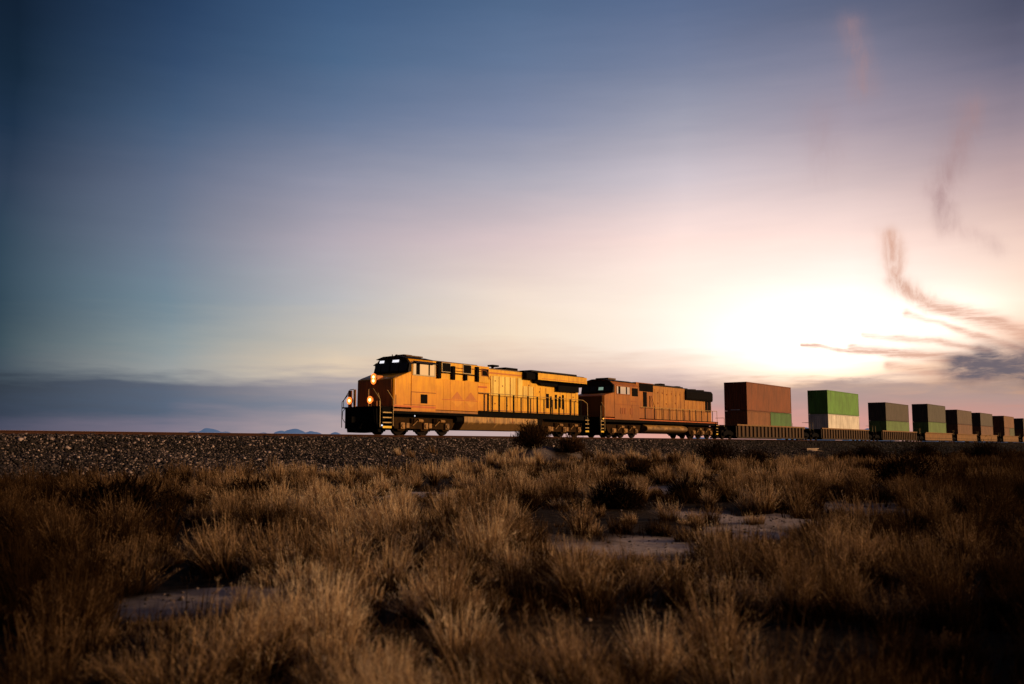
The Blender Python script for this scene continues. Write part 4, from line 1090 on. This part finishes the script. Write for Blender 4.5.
# ------------------------------------------------------------------ far hills
def hills():
    m = bpy.data.materials.new('hazy_blue_hills'); nt, N, K = nodes(m)
    out = N.new('ShaderNodeOutputMaterial'); b = N.new('ShaderNodeBsdfDiffuse'); em = N.new('ShaderNodeEmission'); em.inputs[0].default_value = (.075, .115, .20, 1); em.inputs[1].default_value = .95  # emission paints distant haze onto the hills
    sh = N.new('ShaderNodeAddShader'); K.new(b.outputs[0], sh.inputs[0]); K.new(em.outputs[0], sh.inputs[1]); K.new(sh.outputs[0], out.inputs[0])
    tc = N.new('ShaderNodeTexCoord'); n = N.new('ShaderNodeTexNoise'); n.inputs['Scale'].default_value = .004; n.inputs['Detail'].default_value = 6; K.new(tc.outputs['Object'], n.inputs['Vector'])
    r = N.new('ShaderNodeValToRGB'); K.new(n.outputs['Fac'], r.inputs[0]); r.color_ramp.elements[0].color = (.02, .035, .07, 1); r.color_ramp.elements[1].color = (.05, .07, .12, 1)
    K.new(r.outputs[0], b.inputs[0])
    Rr = 6500.0
    az = np.radians(np.linspace(-60, 60, 900)); px = 512 + F_PX * np.tan(az) / cos(PITCH)
    top = 3 + 0 * az
    for (c, w, h) in ((209, 20, 17.0), (192, 14, 14.0), (226, 14, 13.6), (294, 20, 16.4), (280, 14, 14.6), (312, 18, 14.2), (335, 12, 13.4), (262, 16, 13), (806, 12, 18.2), (792, 14, 15), (822, 12, 14), (868, 12, 16.5), (880, 12, 14.5), (856, 12, 13.5), (700, 26, 8), (960, 30, 14), (430, 30, 9), (80, 40, 9)):
        top = np.maximum(top, h * np.exp(-((px - c) / w) ** 2 * .8))
    top = top * (1 + .07 * (vnoise(px, px * 0, 5.0) - .5) + .03 * (vnoise(px, px * 0 + 5, 1.6) - .5)) * .965 * Rr / F_PX - 2.0
    rows = []
    for (rr, f) in ((Rr - 900, 0), (Rr - 450, .45), (Rr, 1.0), (Rr + 700, .5), (Rr + 1500, 0)):
        w = 1 + .25 * (vnoise(px, px * 0 + rr, 9.0) - .5) * (f < 1)
        rows.append(np.stack([rr * np.sin(az), rr * np.cos(az), top * f * w + (HC if f > 0 else -3)], 1))
    V = np.concatenate(rows); na = len(az)
    i = np.arange(len(rows) - 1)[:, None]; j = np.arange(na - 1)[None, :]; k = i * na + j
    Q = np.stack([k, k + 1, k + na + 1, k + na], 2).reshape(-1, 4)[:, ::-1]
    o = mesh_np('hills', V, Q, m, smooth=True); o['kind'] = 'structure'
hills()

# ------------------------------------------------------------------ light
SUN_AZ, SUN_EL = radians(103), radians(12)
sd = Vector((sin(SUN_AZ) * cos(SUN_EL), cos(SUN_AZ) * cos(SUN_EL), sin(SUN_EL)))
sun = bpy.data.lights.new('sun', 'SUN'); sun.energy = 3.15; sun.angle = radians(.6); sun.color = (1.0, .63, .30)
so = bpy.data.objects.new('sun', sun); col.objects.link(so); so.rotation_euler = sd.to_track_quat('Z', 'Y').to_euler()
so.location = (30, -20, 40)

# ------------------------------------------------------------------ sky
def pix_dir(px, py):
    a = (px - 512) / F_PX; b = (342 - py) / F_PX
    dx = a; dy = cos(PITCH) - b * sin(PITCH); dz = sin(PITCH) + b * cos(PITCH)
    n = sqrt(dx * dx + dy * dy + dz * dz)
    return math.degrees(math.atan2(dx, dy)), math.degrees(math.asin(dz / n))

def sky():
    w = bpy.data.worlds.new('World'); sc.world = w; w.use_nodes = True
    nt = w.node_tree; N = nt.nodes; K = nt.links; N.clear()
    def val(v):
        return v
    def math_(op, a, b=None, c=None, clamp=False):
        n = N.new('ShaderNodeMath'); n.operation = op; n.use_clamp = clamp
        for i, v in enumerate((a, b, c)):
            if v is None: continue
            if isinstance(v, (int, float)): n.inputs[i].default_value = v
            else: K.new(v, n.inputs[i])
        return n.outputs[0]
    def mapr(v, a, b, c, d, smooth=True):
        n = N.new('ShaderNodeMapRange'); n.interpolation_type = 'SMOOTHSTEP' if smooth else 'LINEAR'
        K.new(v, n.inputs[0])
        for i, x in enumerate((a, b, c, d)): n.inputs[i + 1].default_value = x
        return n.outputs[0]
    def mix(f, a, b):
        n = N.new('ShaderNodeMix'); n.data_type = 'RGBA'
        if isinstance(f, (int, float)): n.inputs[0].default_value = f
        else: K.new(f, n.inputs[0])
        for i, v in ((6, a), (7, b)):
            if isinstance(v, tuple): n.inputs[i].default_value = v
            else: K.new(v, n.inputs[i])
        return n.outputs[2]
    tc = N.new('ShaderNodeTexCoord'); sp = N.new('ShaderNodeSeparateXYZ'); K.new(tc.outputs['Generated'], sp.inputs[0])
    X, Y, Z = sp.outputs
    az = math_('MULTIPLY', math_('ARCTAN2', X, Y), 180 / pi)
    el = math_('MULTIPLY', math_('ARCSINE', Z), 180 / pi)
    def noise(sx, sy, scale, detail=5, ox=0., dist=0., rough=.5):
        c = N.new('ShaderNodeCombineXYZ'); K.new(math_('MULTIPLY_ADD', az, sx, ox), c.inputs[0]); K.new(math_('MULTIPLY', el, sy), c.inputs[1])
        n = N.new('ShaderNodeTexNoise'); n.inputs['Scale'].default_value = scale; n.inputs['Detail'].default_value = detail; n.inputs['Distortion'].default_value = dist
        n.inputs['Roughness'].default_value = rough
        K.new(c.outputs[0], n.inputs['Vector']); return math_('SUBTRACT', n.outputs['Fac'], .5)
    # thin stratified bands, shifted by stretched noise
    n_a = noise(.10, .9, 1.0, 6); n_b = noise(.35, 2.6, 1.0, 5, 13)
    low = mapr(el, 2, 14, 1, .35)
    el2 = math_('ADD', el, math_('ADD', math_('MULTIPLY', math_('MULTIPLY', n_a, 2.6), low), math_('MULTIPLY', math_('MULTIPLY', n_b, 1.1), low)))
    COLS = {
        0: [(0, (3, 20, 40)), (60, (7, 28, 48)), (120, (20, 40, 64)), (180, (42, 56, 78)), (240, (40, 62, 80)), (300, (42, 64, 80)), (345, (54, 74, 86)), (370, (62, 76, 90)), (385, (42, 52, 68)), (405, (46, 58, 78)), (432, (70, 74, 96))],
        170: [(0, (36, 60, 93)), (60, (50, 74, 107)), (120, (69, 91, 121)), (180, (98, 109, 133)), (240, (112, 123, 143)), (300, (115, 136, 150)), (345, (142, 154, 158)), (368, (156, 160, 160)), (386, (88, 96, 114)), (405, (86, 100, 122)), (432, (128, 120, 138))],
        340: [(0, (62, 90, 127)), (60, (76, 103, 137)), (120, (104, 121, 151)), (180, (147, 148, 167)), (240, (181, 171, 181)), (300, (189, 188, 190)), (340, (208, 198, 184)), (366, (228, 206, 180)), (385, (164, 154, 160)), (405, (138, 141, 156)), (432, (184, 164, 166))],
        512: [(0, (80, 104, 138)), (60, (102, 121, 153)), (120, (130, 139, 166)), (180, (171, 169, 183)), (240, (217, 195, 196)), (300, (241, 222, 206)), (335, (246, 226, 202)), (352, (238, 212, 190)), (368, (212, 186, 174)), (395, (195, 172, 170)), (432, (200, 175, 172))],
        680: [(0, (92, 109, 143)), (60, (120, 130, 158)), (120, (162, 162, 179)), (180, (210, 198, 205)), (240, (253, 224, 215)), (300, (255, 239, 224)), (345, (255, 240, 226)), (365, (240, 210, 192)), (385, (200, 172, 168)), (410, (206, 160, 156)), (434, (236, 170, 152))],
        850: [(0, (94, 102, 129)), (60, (132, 130, 151)), (120, (168, 155, 169)), (180, (211, 190, 191)), (240, (252, 222, 212)), (290, (255, 240, 230)), (350, (255, 244, 230)), (375, (252, 208, 168)), (390, (186, 158, 150)), (408, (188, 156, 152)), (434, (238, 160, 142))],
        1020: [(0, (78, 80, 102)), (60, (108, 105, 126)), (120, (152, 136, 148)), (180, (198, 169, 168)), (240, (232, 198, 184)), (295, (250, 218, 196)), (340, (240, 192, 162)), (368, (214, 166, 136)), (385, (232, 180, 140)), (405, (190, 152, 142)), (434, (206, 140, 120))]}
    ramps = []
    for x in sorted(COLS):
        r = N.new('ShaderNodeValToRGB'); K.new(mapr(el2, -2, 32, 0, 1, False), r.inputs[0])
        e = r.color_ramp; st = []
        for (y, c) in COLS[x]:
            _, ee = pix_dir(x, y); st.append(((ee + 2) / 34, c))
        st.sort()
        e.interpolation = 'LINEAR'
        e.elements[0].position = st[0][0]; e.elements[0].color = L(*st[0][1]); e.elements[1].position = min(1, st[-1][0]); e.elements[1].color = L(*st[-1][1])
        for p, c in st[1:-1]: k = e.elements.new(p); k.color = L(*c)
        ramps.append((pix_dir(x, 240)[0], r.outputs[0]))
    cur = ramps[0][1]
    azn = math_('ADD', az, math_('MULTIPLY', noise(.05, .12, 1.0, 3, 31), 3.0))
    for i in range(1, len(ramps)):
        cur = mix(mapr(azn, ramps[i - 1][0], ramps[i][0], 0, 1, False), cur, ramps[i][1])
    # right of the view: warm afterglow around the low sun; behind: dusk
    r = N.new('ShaderNodeValToRGB'); K.new(mapr(el2, -2, 60, 0, 1, False), r.inputs[0]); e = r.color_ramp
    e.elements[0].position = .0; e.elements[0].color = L(190, 120, 90); e.elements[1].position = 1; e.elements[1].color = L(38, 44, 70)
    for p, c in ((.10, (250, 190, 130)), (.22, (235, 180, 140)), (.4, (110, 100, 120)),): k = e.elements.new(p); k.color = L(*c)
    wr = math_('MULTIPLY', mapr(az, 32, 70, 0, 1), mapr(az, 115, 150, 1, 0))
    cur = mix(wr, cur, r.outputs[0])
    r = N.new('ShaderNodeValToRGB'); K.new(mapr(el2, -2, 60, 0, 1, False), r.inputs[0]); e = r.color_ramp
    e.elements[0].position = .0; e.elements[0].color = L(36, 31, 38); e.elements[1].position = 1; e.elements[1].color = L(17, 21, 36)
    k = e.elements.new(.2); k.color = L(54, 44, 50)
    back = math_('MAXIMUM', mapr(az, 115, 150, 0, 1), mapr(az, -75, -40, 1, 0))
    cur = mix(back, cur, r.outputs[0])
    # bright glow behind the clouds
    def gauss(cx, cy, sx, sy, amp):
        u = math_('DIVIDE', math_('SUBTRACT', az, cx), sx); v = math_('DIVIDE', math_('SUBTRACT', el, cy), sy)
        d = math_('ADD', math_('MULTIPLY', u, u), math_('MULTIPLY', v, v))
        return math_('MULTIPLY', math_('EXPONENT', math_('MULTIPLY', d, -1)), amp)
    g0 = pix_dir(822, 342)
    edge = math_('ADD', math_('MULTIPLY', n_b, 1.6), math_('ADD', el, math_('MULTIPLY', math_('SUBTRACT', az, g0[0]), .02)))
    cut = mapr(edge, pix_dir(800, 388)[1], pix_dir(800, 374)[1], 0, 1)
    g = math_('MULTIPLY', math_('ADD', math_('MAXIMUM', gauss(g0[0], g0[1], 5.7, 2.4, .72), gauss(g0[0] + 6.2, g0[1] + .9, 3.8, 1.7, .55)), gauss(g0[0] + 2, g0[1] + 1.2, 14, 4.6, .17)), cut)
    def addc(a, c, f):
        n = N.new('ShaderNodeMix'); n.data_type = 'RGBA'; n.blend_type = 'ADD'; K.new(f, n.inputs[0]); K.new(a, n.inputs[6]); n.inputs[7].default_value = c; n.clamp_factor = False; return n.outputs[2]
    cur = addc(cur, (1.0, .88, .76, 1), g)
    cur = addc(cur, (1.0, .72, .62, 1), gauss(g0[0] - 5, g0[1] + 5.5, 17, 5.2, .085))
    # cirrus strokes: soft noisy capsules
    wx = math_('MULTIPLY', noise(1.0, .9, .28, 6, 50, 0, .55), 1.5); wy = math_('MULTIPLY', noise(.9, 1.1, .3, 6, 90, 0, .55), 1.0)
    ax_, ey_ = math_('ADD', az, wx), math_('ADD', el, wy)
    fib = noise(1.2, .35, 1.4, 6, 7, .6, .65)
    fib2 = noise(.22, 2.2, 1.5, 6, 3, .5, .65)
    def capsule(p, q, wd, amp, fb):
        (x0, y0), (x1, y1) = pix_dir(*p), pix_dir(*q)
        vx, vy = x1 - x0, y1 - y0; L2 = vx * vx + vy * vy
        px_ = math_('SUBTRACT', ax_, x0); py_ = math_('SUBTRACT', ey_, y0)
        t = math_('MULTIPLY', math_('ADD', math_('MULTIPLY', px_, vx), math_('MULTIPLY', py_, vy)), 1 / L2, clamp=True)
        ex = math_('SUBTRACT', px_, math_('MULTIPLY', t, vx)); ey = math_('SUBTRACT', py_, math_('MULTIPLY', t, vy))
        d = math_('DIVIDE', math_('ADD', math_('MULTIPLY', ex, ex), math_('MULTIPLY', ey, ey)), wd * wd)
        m = math_('MULTIPLY', math_('EXPONENT', math_('MULTIPLY', d, -1)), amp)
        return math_('MULTIPLY', m, math_('MULTIPLY_ADD', fb, 3.2, 1.1, clamp=False), clamp=True)
    def total(lst):
        t = capsule(*lst[0])
        for c in lst[1:]: t = math_('MAXIMUM', t, capsule(*c))
        return t
    pink = total([((890, 236), (894, 280), .50, .75, fib), ((894, 280), (930, 304), .55, .8, fib), ((925, 302), (1030, 336), .48, .8, fib2), ((905, 314), (1030, 352), .22, .65, fib2), ((850, 347), (965, 362), .32, .85, fib2), ((800, 346), (900, 352), .16, .75, fib2), ((865, 334), (985, 350), .18, .65, fib2), ((890, 366), (985, 380), .30, .6, fib2)])
    cur = mix(math_('MULTIPLY', pink, .85), cur, L(218, 164, 140))
    dusk = total([((968, 110), (944, 190), .8, .45, fib), ((944, 190), (946, 225), .6, .5, fib), ((850, 30), (864, 90), .8, .35, fib), ((822, 120), (828, 165), 1.1, .16, fib), ((945, 225), (1000, 250), .5, .2, fib)])
    cur = mix(math_('MULTIPLY', dusk, .8), cur, L(172, 136, 136))
    # low grey cloud bank on the right with ragged top
    n_c = noise(.22, 1.1, 1.0, 7, 77, .4, .6)
    bankm = math_('MULTIPLY', mapr(math_('ADD', el, math_('MULTIPLY', n_c, 4.2)), pix_dir(900, 392)[1], pix_dir(900, 376)[1], 1, 0), mapr(az, 8, 17, 0, .75))
    n_d = noise(.3, 2.0, 1.0, 6, 150, .3)
    bankm = math_('MULTIPLY', bankm, mapr(n_d, -.22, .10, .35, 1))
    cur = mix(bankm, cur, L(178, 153, 148))
    blob = total([((962, 366), (1040, 371), .95, 1.0, n_c), ((975, 354), (1040, 356), .6, .9, n_c)])
    n_e = noise(.35, 1.2, 1.0, 7, 310, .3, .6)
    blob = math_('MULTIPLY', blob, mapr(n_e, -.22, .06, .40, 1))
    cur = mix(blob, cur, L(112, 101, 110))
    # pink horizon seam
    pk = math_('MULTIPLY', gauss(19, pix_dir(820, 420)[1], 14, .9, .35), 1.0)
    cur = mix(pk, cur, L(250, 158, 140))
    # subtle large and fine mottling
    mot = noise(.06, .35, 1.0, 6, 200, .2, .6)
    sc_ = math_('MULTIPLY_ADD', mot, .16, 1.0)
    vmn = N.new('ShaderNodeVectorMath'); vmn.operation = 'SCALE'; K.new(cur, vmn.inputs[0]); K.new(sc_, vmn.inputs['Scale'])
    bg = N.new('ShaderNodeBackground'); K.new(vmn.outputs[0], bg.inputs[0]); bg.inputs[1].default_value = .95
    ns = N.new('ShaderNodeTexSky'); ns.sky_type = 'NISHITA'; ns.sun_disc = False; ns.sun_elevation = SUN_EL; ns.sun_rotation = SUN_AZ
    ns.dust_density = 2.0; ns.ozone_density = 2.0
    b2 = N.new('ShaderNodeBackground'); K.new(ns.outputs[0], b2.inputs[0]); b2.inputs[1].default_value = .05
    nn = N.new('ShaderNodeMixShader'); nn.inputs[0].default_value = .10
    K.new(bg.outputs[0], nn.inputs[1]); K.new(b2.outputs[0], nn.inputs[2])
    out = N.new('ShaderNodeOutputWorld'); K.new(nn.outputs[0], out.inputs[0])
    bg.inputs[1].default_value = 1.05
sky()

# ------------------------------------------------------------------ camera
cam = bpy.data.cameras.new('camera'); co = bpy.data.objects.new('camera', cam); col.objects.link(co)
cam.sensor_width = 36; cam.lens = F_PX / 1024 * 36; cam.clip_start = .1; cam.clip_end = 20000
co.location = (0, 0, HC); co.rotation_euler = (pi / 2 + PITCH, 0, 0)
cam.dof.use_dof = True; cam.dof.focus_distance = 60; cam.dof.aperture_fstop = 2.0
sc.camera = co
sc.view_settings.view_transform = 'Standard'; sc.view_settings.look = 'None'; sc.view_settings.exposure = 0; sc.view_settings.gamma = 1
sc.render.engine = 'CYCLES'
